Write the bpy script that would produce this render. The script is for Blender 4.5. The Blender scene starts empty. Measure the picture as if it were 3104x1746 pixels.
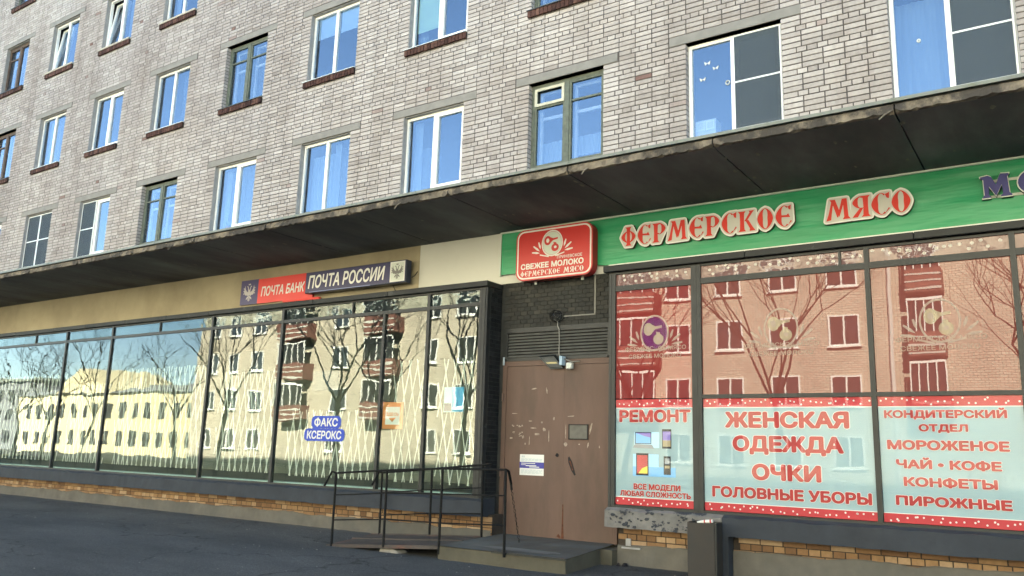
import bpy, bmesh, math, random
from mathutils import Vector, Matrix
random.seed(7)
scene = bpy.context.scene
COL = scene.collection
D2R = math.radians

# ---------------------------------------------------------------- camera
CAM = Vector((0.0, -10.3335, 1.4821))
RR = [[0.83008648, 0.55684331, 0.02969784], [-0.084685, 0.178521, -0.98028501], [-0.55116684, 0.81120637, 0.19534414]]
cd = bpy.data.cameras.new('camera')
cd.sensor_width = 36.0
cd.lens = 29.121
cd.clip_start = 0.05
cd.clip_end = 1500
cam = bpy.data.objects.new('camera', cd)
COL.objects.link(cam)
m = Matrix(((RR[0][0], -RR[1][0], -RR[2][0], CAM.x), (RR[0][1], -RR[1][1], -RR[2][1], CAM.y), (RR[0][2], -RR[1][2], -RR[2][2], CAM.z), (0, 0, 0, 1)))
cam.matrix_world = m
scene.camera = cam

# ---------------------------------------------------------------- light
SUN_EL, SUN_AZ = D2R(30.5), D2R(22)          # azimuth from +Y towards +X: the sun stands behind the building
w = bpy.data.worlds.new('World'); scene.world = w; w.use_nodes = True
nt = w.node_tree; nt.nodes.clear()
sky = nt.nodes.new('ShaderNodeTexSky'); sky.sky_type = 'NISHITA'; sky.sun_disc = False
sky.sun_elevation = SUN_EL; sky.sun_rotation = SUN_AZ; sky.air_density = 0.8; sky.dust_density = 0.1; sky.ozone_density = 1.6
bg = nt.nodes.new('ShaderNodeBackground'); bg.inputs[1].default_value = 0.05
wo = nt.nodes.new('ShaderNodeOutputWorld')
nt.links.new(sky.outputs[0], bg.inputs[0]); nt.links.new(bg.outputs[0], wo.inputs[0])
sd = bpy.data.lights.new('sun', 'SUN'); sd.energy = 5.0; sd.angle = D2R(0.5); sd.color = (1.0, 0.93, 0.82)
sun = bpy.data.objects.new('sun', sd); COL.objects.link(sun)
tos = Vector((math.sin(SUN_AZ) * math.cos(SUN_EL), math.cos(SUN_AZ) * math.cos(SUN_EL), math.sin(SUN_EL)))
sun.rotation_euler = tos.to_track_quat('Z', 'Y').to_euler()
sun.location = (0, 0, 40)
scene.view_settings.view_transform = 'Standard'
scene.view_settings.look = 'None'
scene.view_settings.gamma = 1.0
scene.view_settings.exposure = 3.85
scene.view_settings.use_white_balance = True
scene.view_settings.white_balance_temperature = 6900
scene.view_settings.white_balance_tint = 2
scene.view_settings.use_curve_mapping = False
scene.cycles.max_bounces = 8
scene.cycles.transparent_max_bounces = 16

# ---------------------------------------------------------------- helpers
def tag(o, label=None, cat=None, group=None, kind=None):
    if label: o['label'] = label
    if cat: o['category'] = cat
    if group: o['group'] = group
    if kind: o['kind'] = kind
    return o

def empty(name, loc=(0, 0, 0), label=None, cat=None, group=None):
    o = bpy.data.objects.new(name, None); COL.objects.link(o); o.location = loc; o.empty_display_size = 0.2
    return tag(o, label, cat, group)

def wloc(o):
    v = Vector((0, 0, 0))
    while o is not None:
        v = v + o.location; o = o.parent
    return v

class MB:
    def __init__(s): s.v = []; s.f = []; s.a = []
    def box(s, x0, x1, y0, y1, z0, z1, skip=(), val=0.0):
        b = len(s.v)
        s.v += [(x0, y0, z0), (x1, y0, z0), (x1, y1, z0), (x0, y1, z0), (x0, y0, z1), (x1, y0, z1), (x1, y1, z1), (x0, y1, z1)]
        fs = {'f': (0, 1, 5, 4), 'r': (1, 2, 6, 5), 'b': (2, 3, 7, 6), 'l': (3, 0, 4, 7), 't': (4, 5, 6, 7), 'd': (0, 3, 2, 1)}
        for k, q in fs.items():
            if k in skip: continue
            s.f.append(tuple(b + i for i in q)); s.a.append(val)
        return s
    def poly(s, pts):
        b = len(s.v); s.v += [tuple(p) for p in pts]; s.f.append(tuple(range(b, b + len(pts)))); s.a.append(0.0); return s
    def hull8(s, p):                       # 8 corner points, same order as box
        b = len(s.v); s.v += [tuple(q) for q in p]
        for q in ((0, 1, 5, 4), (1, 2, 6, 5), (2, 3, 7, 6), (3, 0, 4, 7), (4, 5, 6, 7), (0, 3, 2, 1)):
            s.f.append(tuple(b + i for i in q)); s.a.append(0.0)
        return s
    def prism(s, pts, y0, y1):             # outline in x,z extruded from y0 (front) to y1
        b = len(s.v); n = len(pts)
        s.v += [(x, y0, z) for x, z in pts] + [(x, y1, z) for x, z in pts]
        s.f.append(tuple(range(b, b + n))); s.f.append(tuple(range(b + 2 * n - 1, b + n - 1, -1)))
        for i in range(n):
            j = (i + 1) % n; s.f.append((b + j, b + i, b + n + i, b + n + j))
        s.a += [0.0] * (n + 2); return s
    def tube(s, pts, r, n=6, r1=None, cap=True):
        pts = [Vector(p) for p in pts]; b = len(s.v); m_ = len(pts); r1 = r if r1 is None else r1
        for i, p in enumerate(pts):
            d = (pts[min(i + 1, m_ - 1)] - pts[max(i - 1, 0)])
            if d.length < 1e-9: d = Vector((0, 0, 1))
            d.normalize(); up = Vector((0, 0, 1)) if abs(d.z) < 0.9 else Vector((1, 0, 0))
            u = d.cross(up).normalized(); v = d.cross(u).normalized(); rr = r + (r1 - r) * i / max(1, m_ - 1)
            for k in range(n):
                a = 2 * math.pi * (k + 0.5) / n; s.v.append(tuple(p + u * math.cos(a) * rr + v * math.sin(a) * rr))
        for i in range(m_ - 1):
            for k in range(n):
                k2 = (k + 1) % n
                s.f.append((b + i * n + k, b + i * n + k2, b + (i + 1) * n + k2, b + (i + 1) * n + k)); s.a.append(0.0)
        if cap:
            s.f.append(tuple(b + k for k in range(n))[::-1]); s.f.append(tuple(b + (m_ - 1) * n + k for k in range(n))); s.a += [0.0, 0.0]
        return s
    def ring(s, c, r, tr, axis='y', n=16, m_=5, sx=1.0, sz=1.0):
        P = []
        for i in range(n + 1):
            a = 2 * math.pi * i / n
            if axis == 'y': P.append((c[0] + math.cos(a) * r * sx, c[1], c[2] + math.sin(a) * r * sz))
            else: P.append((c[0] + math.cos(a) * r, c[1] + math.sin(a) * r, c[2]))
        return s.tube(P, tr, m_, cap=False)
    def build(s, name, mat, parent=None, smooth=False, attr=False):
        off = wloc(parent) if parent else Vector((0, 0, 0))
        me = bpy.data.meshes.new(name)
        me.from_pydata([(x - off.x, y - off.y, z - off.z) for x, y, z in s.v], [], s.f)
        if attr:
            at = me.attributes.new('rnd', 'FLOAT', 'FACE'); at.data.foreach_set('value', s.a)
        if smooth: me.polygons.foreach_set('use_smooth', [True] * len(s.f))
        if mat: me.materials.append(mat)
        me.update()
        o = bpy.data.objects.new(name, me); COL.objects.link(o)
        if parent: o.parent = parent
        return o

def bevel(o, wd=0.004, seg=1):
    bm = bmesh.new(); bm.from_mesh(o.data)
    bmesh.ops.remove_doubles(bm, verts=bm.verts, dist=1e-6)
    bmesh.ops.bevel(bm, geom=list(bm.edges), offset=wd, segments=seg, affect='EDGES', profile=0.5)
    bm.to_mesh(o.data); bm.free(); return o

# ---------------------------------------------------------------- materials
def nodes(name):
    mt = bpy.data.materials.new(name); mt.use_nodes = True; t = mt.node_tree; t.nodes.clear()
    out = t.nodes.new('ShaderNodeOutputMaterial'); return mt, t, out

def N(t, kind, **kw):
    n = t.nodes.new(kind)
    for k, v in kw.items():
        if k.startswith('i_'):
            n.inputs[k[2:].replace('_', ' ')].default_value = v
        else: setattr(n, k, v)
    return n

def L(t, a, b): t.links.new(a, b)

def geo_coord(t, scale=(1, 1, 1)):
    g = N(t, 'ShaderNodeNewGeometry'); mp = N(t, 'ShaderNodeMapping'); mp.inputs['Scale'].default_value = scale
    L(t, g.outputs['Position'], mp.inputs['Vector']); return mp.outputs[0]

def noise(t, vec, scale, detail=4, rough=0.55):
    n = N(t, 'ShaderNodeTexNoise'); n.inputs['Scale'].default_value = scale; n.inputs['Detail'].default_value = detail; n.inputs['Roughness'].default_value = rough
    L(t, vec, n.inputs['Vector']); return n.outputs['Fac']

def ramp(t, fac, stops):
    r = N(t, 'ShaderNodeValToRGB'); e = r.color_ramp.elements
    while len(e) < len(stops): e.new(0.5)
    for k, (p, c) in enumerate(stops):
        e[k].position = p; e[k].color = (c[0], c[1], c[2], 1) if not isinstance(c, (int, float)) else (c, c, c, 1)
    L(t, fac, r.inputs[0]); return r.outputs[0]

def mixc(t, fac, a, b, mode='MIX'):
    mx = N(t, 'ShaderNodeMix', data_type='RGBA', blend_type=mode)
    for sock, v in ((mx.inputs[0], fac), (mx.inputs[6], a), (mx.inputs[7], b)):
        if isinstance(v, (int, float)): sock.default_value = v
        elif isinstance(v, (tuple, list)): sock.default_value = (v[0], v[1], v[2], 1)
        else: L(t, v, sock)
    return mx.outputs[2]

def pmat(name, c, rough=0.8, var=0.25, scale=3.0, bump=0.15, bscale=60, metal=0.0, spec=0.4, stain=None, stain_scale=1.0, stain_amt=(0.5, 0.62), stretch=(1, 1, 1), bd=0.004):
    mt, t, out = nodes(name); v = geo_coord(t, stretch); v0 = geo_coord(t)
    f = noise(t, v, scale, 6, 0.6)
    lo = tuple(x * (1 - var) for x in c); hi = tuple(min(1, x * (1 + var)) for x in c)
    col = ramp(t, f, [(0.3, lo), (0.7, hi)])
    if stain:
        sf = noise(t, v, stain_scale, 7, 0.65)
        col = mixc(t, ramp(t, sf, [(stain_amt[0], 0.0), (stain_amt[1], 1.0)]), col, stain)
    b = N(t, 'ShaderNodeBsdfPrincipled'); L(t, col, b.inputs['Base Color'])
    b.inputs['Roughness'].default_value = rough; b.inputs['Metallic'].default_value = metal; b.inputs['Specular IOR Level'].default_value = spec
    if bump:
        bn = noise(t, v0, bscale, 5, 0.6); bp = N(t, 'ShaderNodeBump'); bp.inputs['Strength'].default_value = bump; bp.inputs['Distance'].default_value = bd
        L(t, bn, bp.inputs['Height']); L(t, bp.outputs[0], b.inputs['Normal'])
    L(t, b.outputs[0], out.inputs[0]); return mt

def flat(name, c, rough=0.6, spec=0.3): return pmat(name, c, rough, 0.06, 2.0, 0, spec=spec)

def brickmat(name, stops, src='attr', mottle=0.22, red=None):
    mt, t, out = nodes(name); v = geo_coord(t)
    if src == 'attr':
        a = N(t, 'ShaderNodeAttribute'); a.attribute_name = 'rnd'; rn = a.outputs['Fac']
    else:
        a = N(t, 'ShaderNodeObjectInfo'); rn = a.outputs['Random']
    col = ramp(t, rn, stops)
    f1 = noise(t, v, 22, 5, 0.65)
    col = mixc(t, 1.0, col, ramp(t, f1, [(0.3, 1 - mottle), (0.7, 1 + 0.0)]), 'MULTIPLY')
    f2 = noise(t, geo_coord(t, (0.5, 1, 0.35)), 1.3, 5, 0.6)
    col = mixc(t, 1.0, col, ramp(t, f2, [(0.35, (0.80, 0.77, 0.75)), (0.62, (1, 1, 1))]), 'MULTIPLY')
    f3 = noise(t, geo_coord(t, (2.2, 1, 0.22)), 1.0, 4, 0.6); f4 = noise(t, geo_coord(t), 0.16, 3, 0.5)
    col = mixc(t, 1.0, col, ramp(t, f3, [(0.34, (0.86, 0.85, 0.84)), (0.5, (1, 1, 1))]), 'MULTIPLY'); col = mixc(t, 1.0, col, ramp(t, f4, [(0.4, (0.88, 0.87, 0.87)), (0.6, (1.03, 1.02, 1.0))]), 'MULTIPLY')
    b = N(t, 'ShaderNodeBsdfPrincipled'); L(t, col, b.inputs['Base Color']); b.inputs['Roughness'].default_value = 0.88
    b.inputs['Specular IOR Level'].default_value = 0.25
    bp = N(t, 'ShaderNodeBump'); bp.inputs['Strength'].default_value = 0.5; bp.inputs['Distance'].default_value = 0.004
    L(t, noise(t, v, 70, 5, 0.7), bp.inputs['Height']); L(t, bp.outputs[0], b.inputs['Normal'])
    L(t, b.outputs[0], out.inputs[0]); return mt

def glassmat(name, refl, tint=(1, 1, 1), gcol=(1, 1, 1), rip=0.02, rscale=1.1, film=None, film_amt=0.0, rough=0.0):
    mt, t, out = nodes(name)
    lw = N(t, 'ShaderNodeLayerWeight'); lw.inputs['Blend'].default_value = 0.5
    pw = N(t, 'ShaderNodeMath', operation='POWER'); L(t, lw.outputs['Facing'], pw.inputs[0]); pw.inputs[1].default_value = 5.0
    ml = N(t, 'ShaderNodeMath', operation='MULTIPLY_ADD'); L(t, pw.outputs[0], ml.inputs[0]); ml.inputs[1].default_value = 1 - refl; ml.inputs[2].default_value = refl
    gl = N(t, 'ShaderNodeBsdfGlossy'); gl.inputs['Roughness'].default_value = rough; gl.inputs['Color'].default_value = (*gcol, 1)
    tr = N(t, 'ShaderNodeBsdfTransparent'); tr.inputs['Color'].default_value = (*tint, 1)
    under = tr.outputs[0]
    if film:
        df = N(t, 'ShaderNodeBsdfDiffuse'); df.inputs['Color'].default_value = (*film, 1)
        mf = N(t, 'ShaderNodeMixShader'); mf.inputs[0].default_value = film_amt; L(t, tr.outputs[0], mf.inputs[1]); L(t, df.outputs[0], mf.inputs[2]); under = mf.outputs[0]
    if rip:
        v = geo_coord(t); n1 = noise(t, v, rscale, 2, 0.4); n2 = noise(t, geo_coord(t, (1, 1, 2.2)), rscale * 3.5, 2, 0.4)
        ad = N(t, 'ShaderNodeMath', operation='MULTIPLY_ADD'); L(t, n2, ad.inputs[0]); ad.inputs[1].default_value = 0.12; L(t, n1, ad.inputs[2])
        bp = N(t, 'ShaderNodeBump'); bp.inputs['Strength'].default_value = 1.0; bp.inputs['Distance'].default_value = rip
        L(t, ad.outputs[0], bp.inputs['Height']); L(t, bp.outputs[0], gl.inputs['Normal'])
    mx = N(t, 'ShaderNodeMixShader'); L(t, ml.outputs[0], mx.inputs[0]); L(t, under, mx.inputs[1]); L(t, gl.outputs[0], mx.inputs[2])
    L(t, mx.outputs[0], out.inputs[0]); return mt

def netmat(name, c, amt):
    mt, t, out = nodes(name)
    df = N(t, 'ShaderNodeBsdfDiffuse'); df.inputs['Color'].default_value = (*c, 1); tr = N(t, 'ShaderNodeBsdfTransparent')
    mf = N(t, 'ShaderNodeMixShader'); mf.inputs[0].default_value = amt; L(t, tr.outputs[0], mf.inputs[1]); L(t, df.outputs[0], mf.inputs[2]); L(t, mf.outputs[0], out.inputs[0]); return mt

GREY_STOPS = [(0.0, (0.37, 0.348, 0.335)), (0.10, (0.43, 0.408, 0.395)), (0.5, (0.48, 0.458, 0.445)), (0.85, (0.525, 0.503, 0.49)), (0.995, (0.58, 0.56, 0.55)), (1.0, (0.24, 0.15, 0.135))]
TAN_STOPS = [(0.0, (0.17, 0.10, 0.055)), (0.4, (0.27, 0.165, 0.085)), (0.75, (0.33, 0.215, 0.115)), (1.0, (0.42, 0.31, 0.20))]
BRN_STOPS = [(0.0, (0.055, 0.028, 0.024)), (0.6, (0.10, 0.05, 0.042)), (1.0, (0.17, 0.095, 0.075))]
M = {}
M['brick'] = brickmat('grey_brick', GREY_STOPS, 'attr'); M['brick1'] = brickmat('grey_brick_single', GREY_STOPS, 'obj')
M['tan'] = brickmat('ochre_brick', TAN_STOPS, 'attr'); M['tan1'] = brickmat('ochre_brick_single', TAN_STOPS, 'obj')
M['brown'] = brickmat('brown_brick', BRN_STOPS, 'attr', 0.4); M['brown1'] = brickmat('brown_brick_single', BRN_STOPS, 'obj', 0.4)
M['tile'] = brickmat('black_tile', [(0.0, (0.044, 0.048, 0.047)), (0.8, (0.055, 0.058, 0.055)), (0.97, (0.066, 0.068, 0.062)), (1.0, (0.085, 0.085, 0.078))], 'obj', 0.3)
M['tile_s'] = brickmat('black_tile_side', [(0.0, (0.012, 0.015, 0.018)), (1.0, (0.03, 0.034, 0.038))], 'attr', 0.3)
M['mortar'] = pmat('mortar', (0.085, 0.077, 0.073), 0.95, 0.2, 8, 0.3, 90)
M['mortar2'] = pmat('dark_mortar', (0.035, 0.028, 0.022), 0.95, 0.3, 8, 0.3, 90)
M['tilebed'] = pmat('tile_bed', (0.03, 0.033, 0.033), 0.9, 0.3, 8, 0.3, 60)
M['lintel'] = pmat('lintel_concrete', (0.225, 0.22, 0.205), 0.9, 0.12, 5, 0.3, 70)
M['plaster'] = pmat('reveal_plaster', (0.27, 0.27, 0.265), 0.9, 0.15, 9, 0.4, 50)
M['pvc'] = pmat('white_plastic', (0.80, 0.82, 0.80), 0.35, 0.04, 3, 0, spec=0.5)
M['pvc2'] = pmat('greyed_plastic', (0.58, 0.60, 0.57), 0.45, 0.08, 3, 0, spec=0.5)
M['green_wood'] = pmat('green_paint', (0.105, 0.125, 0.10), 0.6, 0.3, 14, 0.3, 60, stain=(0.2, 0.19, 0.15), stain_scale=9, stain_amt=(0.6, 0.72))
M['cream_wood'] = pmat('cream_paint', (0.50, 0.50, 0.40), 0.6, 0.15, 14, 0.3, 60)
M['inner_wood'] = pmat('inner_paint', (0.52, 0.55, 0.58), 0.5, 0.1, 6, 0)
M['brown_wood'] = pmat('brown_paint', (0.09, 0.062, 0.045), 0.6, 0.2, 10, 0.2)
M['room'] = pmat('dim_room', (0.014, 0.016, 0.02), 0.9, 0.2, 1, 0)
M['glass'] = glassmat('window_glass', 0.155, gcol=(0.84, 0.91, 1.0), tint=(0.80, 0.86, 0.92), rip=0.0006, rscale=0.9)
M['shopglass'] = glassmat('shop_glass', 0.046, tint=(0.92, 0.96, 0.93), rip=0.0034, rscale=0.65)
M['wavyglass'] = glassmat('wavy_glass', 0.044, tint=(0.75, 0.88, 0.85), rip=0.004, rscale=1.6)
M['redfilm'] = glassmat('red_film_glass', 0.044, film=(0.165, 0.050, 0.042), film_amt=1.0, rip=0.0018, rscale=0.55)
M['redfilm1'] = glassmat('bright_red_film_glass', 0.045, film=(0.19, 0.032, 0.030), film_amt=1.0, rip=0.0010, rscale=0.9)
M['pinkfilm'] = glassmat('pink_film_glass', 0.046, film=(0.16, 0.09, 0.085), film_amt=1.0, rip=0.006, rscale=2.2)
M['printglass'] = glassmat('print_cover_glass', 0.010, rip=0.0010, rscale=0.8)
M['net'] = netmat('insect_net', (0.085, 0.11, 0.135), 0.75)
M['lace'] = netmat('lace_curtain', (0.16, 0.22, 0.30), 0.5)
M['curtain'] = netmat('plain_curtain', (0.26, 0.34, 0.42), 0.8)
M['blind_g'] = flat('green_blind', (0.42, 0.58, 0.36)); M['blind_b'] = flat('pale_blind', (0.40, 0.52, 0.60))
M['frame'] = pmat('dark_painted_metal', (0.014, 0.0175, 0.0185), 0.45, 0.2, 6, 0.1, 40, spec=0.4)
M['frame2'] = pmat('dark_painted_trim', (0.013, 0.0155, 0.017), 0.6, 0.25, 6, 0.3, 40, stain=(0.07, 0.075, 0.075), stain_scale=4, stain_amt=(0.6, 0.75))
M['ledge'] = pmat('navy_painted_ledge', (0.021, 0.027, 0.036), 0.75, 0.25, 2.0, 0.5, 25, stain=(0.036, 0.042, 0.052), stain_scale=1.2, stain_amt=(0.5, 0.75))
M['ledge_raw'] = pmat('broken_concrete', (0.145, 0.143, 0.137), 0.95, 0.25, 5, 1.0, 18, stain=(0.03, 0.035, 0.045), stain_scale=2.6, stain_amt=(0.54, 0.57), bd=0.012)
M['render'] = pmat('cement_render', (0.105, 0.098, 0.082), 0.95, 0.25, 2.5, 0.6, 25, stain=(0.085, 0.085, 0.075), stain_scale=1.3, stain_amt=(0.45, 0.7))
M['beige'] = pmat('ochre_plaster', (0.32, 0.28, 0.19), 0.85, 0.10, 1.2, 0.15, 30, stain=(0.195, 0.165, 0.11), stain_scale=0.55, stain_amt=(0.42, 0.75))
M['beige_rough'] = pmat('ochre_plaster_edge', (0.33, 0.285, 0.19), 0.9, 0.2, 8, 0.8, 20, stain=(0.2, 0.15, 0.09), stain_scale=7, stain_amt=(0.55, 0.68), bd=0.01)
M['white'] = pmat('white_plaster', (0.50, 0.505, 0.46), 0.85, 0.06, 1.0, 0.15, 30)
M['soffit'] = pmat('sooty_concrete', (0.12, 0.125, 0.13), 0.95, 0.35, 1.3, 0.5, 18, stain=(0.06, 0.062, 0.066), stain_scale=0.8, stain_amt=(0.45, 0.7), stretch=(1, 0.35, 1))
M['soffit_light'] = pmat('flaking_concrete', (0.16, 0.15, 0.13), 0.95, 0.3, 9, 0.5, 30)
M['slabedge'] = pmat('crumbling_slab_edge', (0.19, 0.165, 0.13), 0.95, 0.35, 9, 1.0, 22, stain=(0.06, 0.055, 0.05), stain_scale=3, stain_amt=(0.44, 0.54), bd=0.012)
M['bitumen'] = pmat('bitumen', (0.012, 0.012, 0.012), 0.9, 0.3, 9, 0.5, 30)
M['flashing'] = pmat('galvanised_sheet', (0.17, 0.19, 0.175), 0.5, 0.22, 3, 0.2, 20, metal=0.2, stain=(0.10, 0.115, 0.085), stain_scale=3, stain_amt=(0.5, 0.7))
M['sill_metal'] = pmat('white_sill_sheet', (0.66, 0.72, 0.74), 0.4, 0.06, 3, 0)
M['sill_dark'] = pmat('dark_sill_sheet', (0.06, 0.07, 0.075), 0.5, 0.2, 3, 0)
M['sill_mortar'] = pmat('mortared_sill', (0.42, 0.39, 0.33), 0.95, 0.25, 14, 1.0, 25, stain=(0.15, 0.09, 0.07), stain_scale=16, stain_amt=(0.6, 0.7), bd=0.012)
M['door'] = pmat('brown_door_paint', (0.108, 0.068, 0.053), 0.55, 0.16, 1.8, 0.12, 9, spec=0.3, stain=(0.075, 0.052, 0.041), stain_scale=1.3, stain_amt=(0.48, 0.72), stretch=(1.6, 1, 0.5))
M['rust'] = pmat('rust', (0.085, 0.03, 0.014), 0.9, 0.4, 20, 0.5, 60)
M['glue'] = pmat('torn_paper', (0.27, 0.225, 0.185), 0.9, 0.4, 20, 0)
def asphalt_mat():
    mt, t, out = nodes('asphalt'); v = geo_coord(t)
    col = ramp(t, noise(t, geo_coord(t, (0.35, 1, 1)), 0.9, 7, 0.62), [(0.32, (0.042, 0.0455, 0.047)), (0.5, (0.062, 0.066, 0.067)), (0.68, (0.082, 0.086, 0.086))])
    vo = N(t, 'ShaderNodeTexVoronoi'); vo.inputs['Scale'].default_value = 95; L(t, v, vo.inputs['Vector'])
    col = mixc(t, 1.0, col, ramp(t, vo.outputs['Color'], [(0.15, 0.62), (0.6, 1.0), (0.9, 1.5)]), 'MULTIPLY')
    ve = N(t, 'ShaderNodeTexVoronoi', feature='DISTANCE_TO_EDGE'); ve.inputs['Scale'].default_value = 0.55
    wv = N(t, 'ShaderNodeVectorMath', operation='MULTIPLY_ADD'); nz = N(t, 'ShaderNodeTexNoise'); nz.inputs['Scale'].default_value = 2.5; nz.inputs['Detail'].default_value = 5; L(t, v, nz.inputs['Vector'])
    L(t, nz.outputs['Color'], wv.inputs[0]); wv.inputs[1].default_value = (0.8, 0.8, 0.0); L(t, v, wv.inputs[2]); L(t, wv.outputs[0], ve.inputs['Vector'])
    crack = ramp(t, ve.outputs['Distance'], [(0.0, 1.0), (0.014, 0.0)]); cm = ramp(t, noise(t, v, 0.5, 3), [(0.44, 0.0), (0.50, 0.95)])
    mm = N(t, 'ShaderNodeMath', operation='MULTIPLY'); L(t, crack, mm.inputs[0]); L(t, cm, mm.inputs[1]); col = mixc(t, mm.outputs[0], col, (0.018, 0.018, 0.017))
    sp = N(t, 'ShaderNodeSeparateXYZ'); L(t, v, sp.inputs[0]); ad = N(t, 'ShaderNodeMath', operation='MULTIPLY_ADD'); L(t, noise(t, v, 1.8, 6, 0.7), ad.inputs[0]); ad.inputs[1].default_value = 1.1; L(t, sp.outputs[1], ad.inputs[2])
    col = mixc(t, ramp(t, ad.outputs[0], [(0.0, 0.0), (0.32, 0.75)]), col, (0.105, 0.098, 0.085))
    b = N(t, 'ShaderNodeBsdfPrincipled'); L(t, col, b.inputs['Base Color']); b.inputs['Roughness'].default_value = 0.85; b.inputs['Specular IOR Level'].default_value = 0.3
    bp = N(t, 'ShaderNodeBump'); bp.inputs['Strength'].default_value = 0.9; bp.inputs['Distance'].default_value = 0.006
    L(t, vo.outputs['Distance'], bp.inputs['Height']); L(t, bp.outputs[0], b.inputs['Normal']); L(t, b.outputs[0], out.inputs[0]); return mt
M['asphalt'] = asphalt_mat()
M['step'] = pmat('worn_concrete_step', (0.075, 0.083, 0.082), 0.9, 0.2, 2, 0.6, 40, stain=(0.065, 0.06, 0.05), stain_scale=1.6, stain_amt=(0.45, 0.65))
M['stepside'] = pmat('mossy_concrete', (0.070, 0.066, 0.048), 0.95, 0.2, 3, 0.6, 40, stain=(0.06, 0.052, 0.038), stain_scale=2.2, stain_amt=(0.5, 0.7))
M['rampdeck'] = pmat('ramp_plate', (0.055, 0.047, 0.042), 0.8, 0.3, 3, 0.4, 30, stain=(0.09, 0.04, 0.03), stain_scale=1.5, stain_amt=(0.55, 0.7))
M['rail'] = pmat('black_steel', (0.008, 0.0085, 0.009), 0.6, 0.3, 10, 0.1, 40, spec=0.12, stain=(0.022, 0.016, 0.011), stain_scale=9, stain_amt=(0.62, 0.72))
M['bin'] = pmat('dark_sheet_steel', (0.017, 0.0175, 0.0175), 0.6, 0.25, 2.5, 0.2, 30, stain=(0.026, 0.021, 0.017), stain_scale=1.7, stain_amt=(0.45, 0.7))
M['stone'] = pmat('broken_kerb', (0.20, 0.195, 0.18), 0.95, 0.25, 12, 0.8, 30)
M['conduit'] = flat('white_conduit', (0.20, 0.20, 0.185))
M['signblue'] = pmat('sign_navy', (0.022, 0.022, 0.085), 0.35, 0.1, 2, 0); M['signred'] = pmat('sign_red', (0.60, 0.040, 0.035), 0.4, 0.06, 2, 0)
M['signside'] = pmat('sign_side', (0.013, 0.024, 0.055), 0.4, 0.1, 2, 0)
M['print_white'] = flat('print_white', (0.62, 0.64, 0.62)); M['print_grey'] = flat('print_grey', (0.16, 0.16, 0.16)); M['print_pale'] = flat('print_pale', (0.50, 0.55, 0.50))
M['silver'] = flat('print_silver', (0.42, 0.40, 0.42))
M['red2'] = pmat('sign_deep_red', (0.43, 0.016, 0.014), 0.35, 0.06, 2, 0); M['red3'] = flat('letter_red', (0.52, 0.035, 0.025))
M['postred'] = flat('poster_red', (0.40, 0.035, 0.045)); M['poster'] = pmat('poster_blue', (0.245, 0.37, 0.405), 0.5, 0.07, 0.7, 0)
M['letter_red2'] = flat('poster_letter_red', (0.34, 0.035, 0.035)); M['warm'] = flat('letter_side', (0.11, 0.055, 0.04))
M['blueletter'] = flat('letter_navy', (0.05, 0.05, 0.17)); M['cream'] = flat('decal_cream', (0.33, 0.24, 0.19))
M['faxblue'] = flat('fax_blue', (0.035, 0.07, 0.42)); M['orange'] = flat('poster_orange', (0.55, 0.22, 0.08)); M['cyan'] = flat('poster_cyan', (0.08, 0.36, 0.62))
M['grille'] = flat('white_grille', (0.68, 0.70, 0.65)); M['leaf'] = flat('plant_leaf', (0.05, 0.11, 0.04))
M['brownred'] = pmat('balcony_panel', (0.17, 0.075, 0.06), 0.8, 0.15, 4, 0.2)
M['black'] = flat('black_paint', (0.01, 0.01, 0.012)); M['notice_blue'] = flat('notice_blue', (0.05, 0.05, 0.26))
M['lampglass'] = glassmat('lamp_glass', 0.15, tint=(0.8, 0.8, 0.8), rip=0)
M['steel'] = pmat('dull_steel', (0.30, 0.33, 0.34), 0.35, 0.1, 6, 0, metal=0.6)

def banner_mat():
    mt, t, out = nodes('green_banner'); v = geo_coord(t, (0.25, 1, 1.6))
    b = N(t, 'ShaderNodeBsdfPrincipled'); b.inputs['Roughness'].default_value = 0.42
    col = ramp(t, noise(t, v, 1.6, 4), [(0.3, (0.010, 0.22, 0.085)), (0.7, (0.022, 0.29, 0.13))]); L(t, col, b.inputs['Base Color'])
    bp = N(t, 'ShaderNodeBump'); bp.inputs['Strength'].default_value = 0.8; bp.inputs['Distance'].default_value = 0.03
    L(t, noise(t, geo_coord(t, (0.35, 1, 2.4)), 2.2, 3, 0.5), bp.inputs['Height']); L(t, bp.outputs[0], b.inputs['Normal']); L(t, b.outputs[0], out.inputs[0]); return mt
M['green'] = banner_mat()

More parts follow.
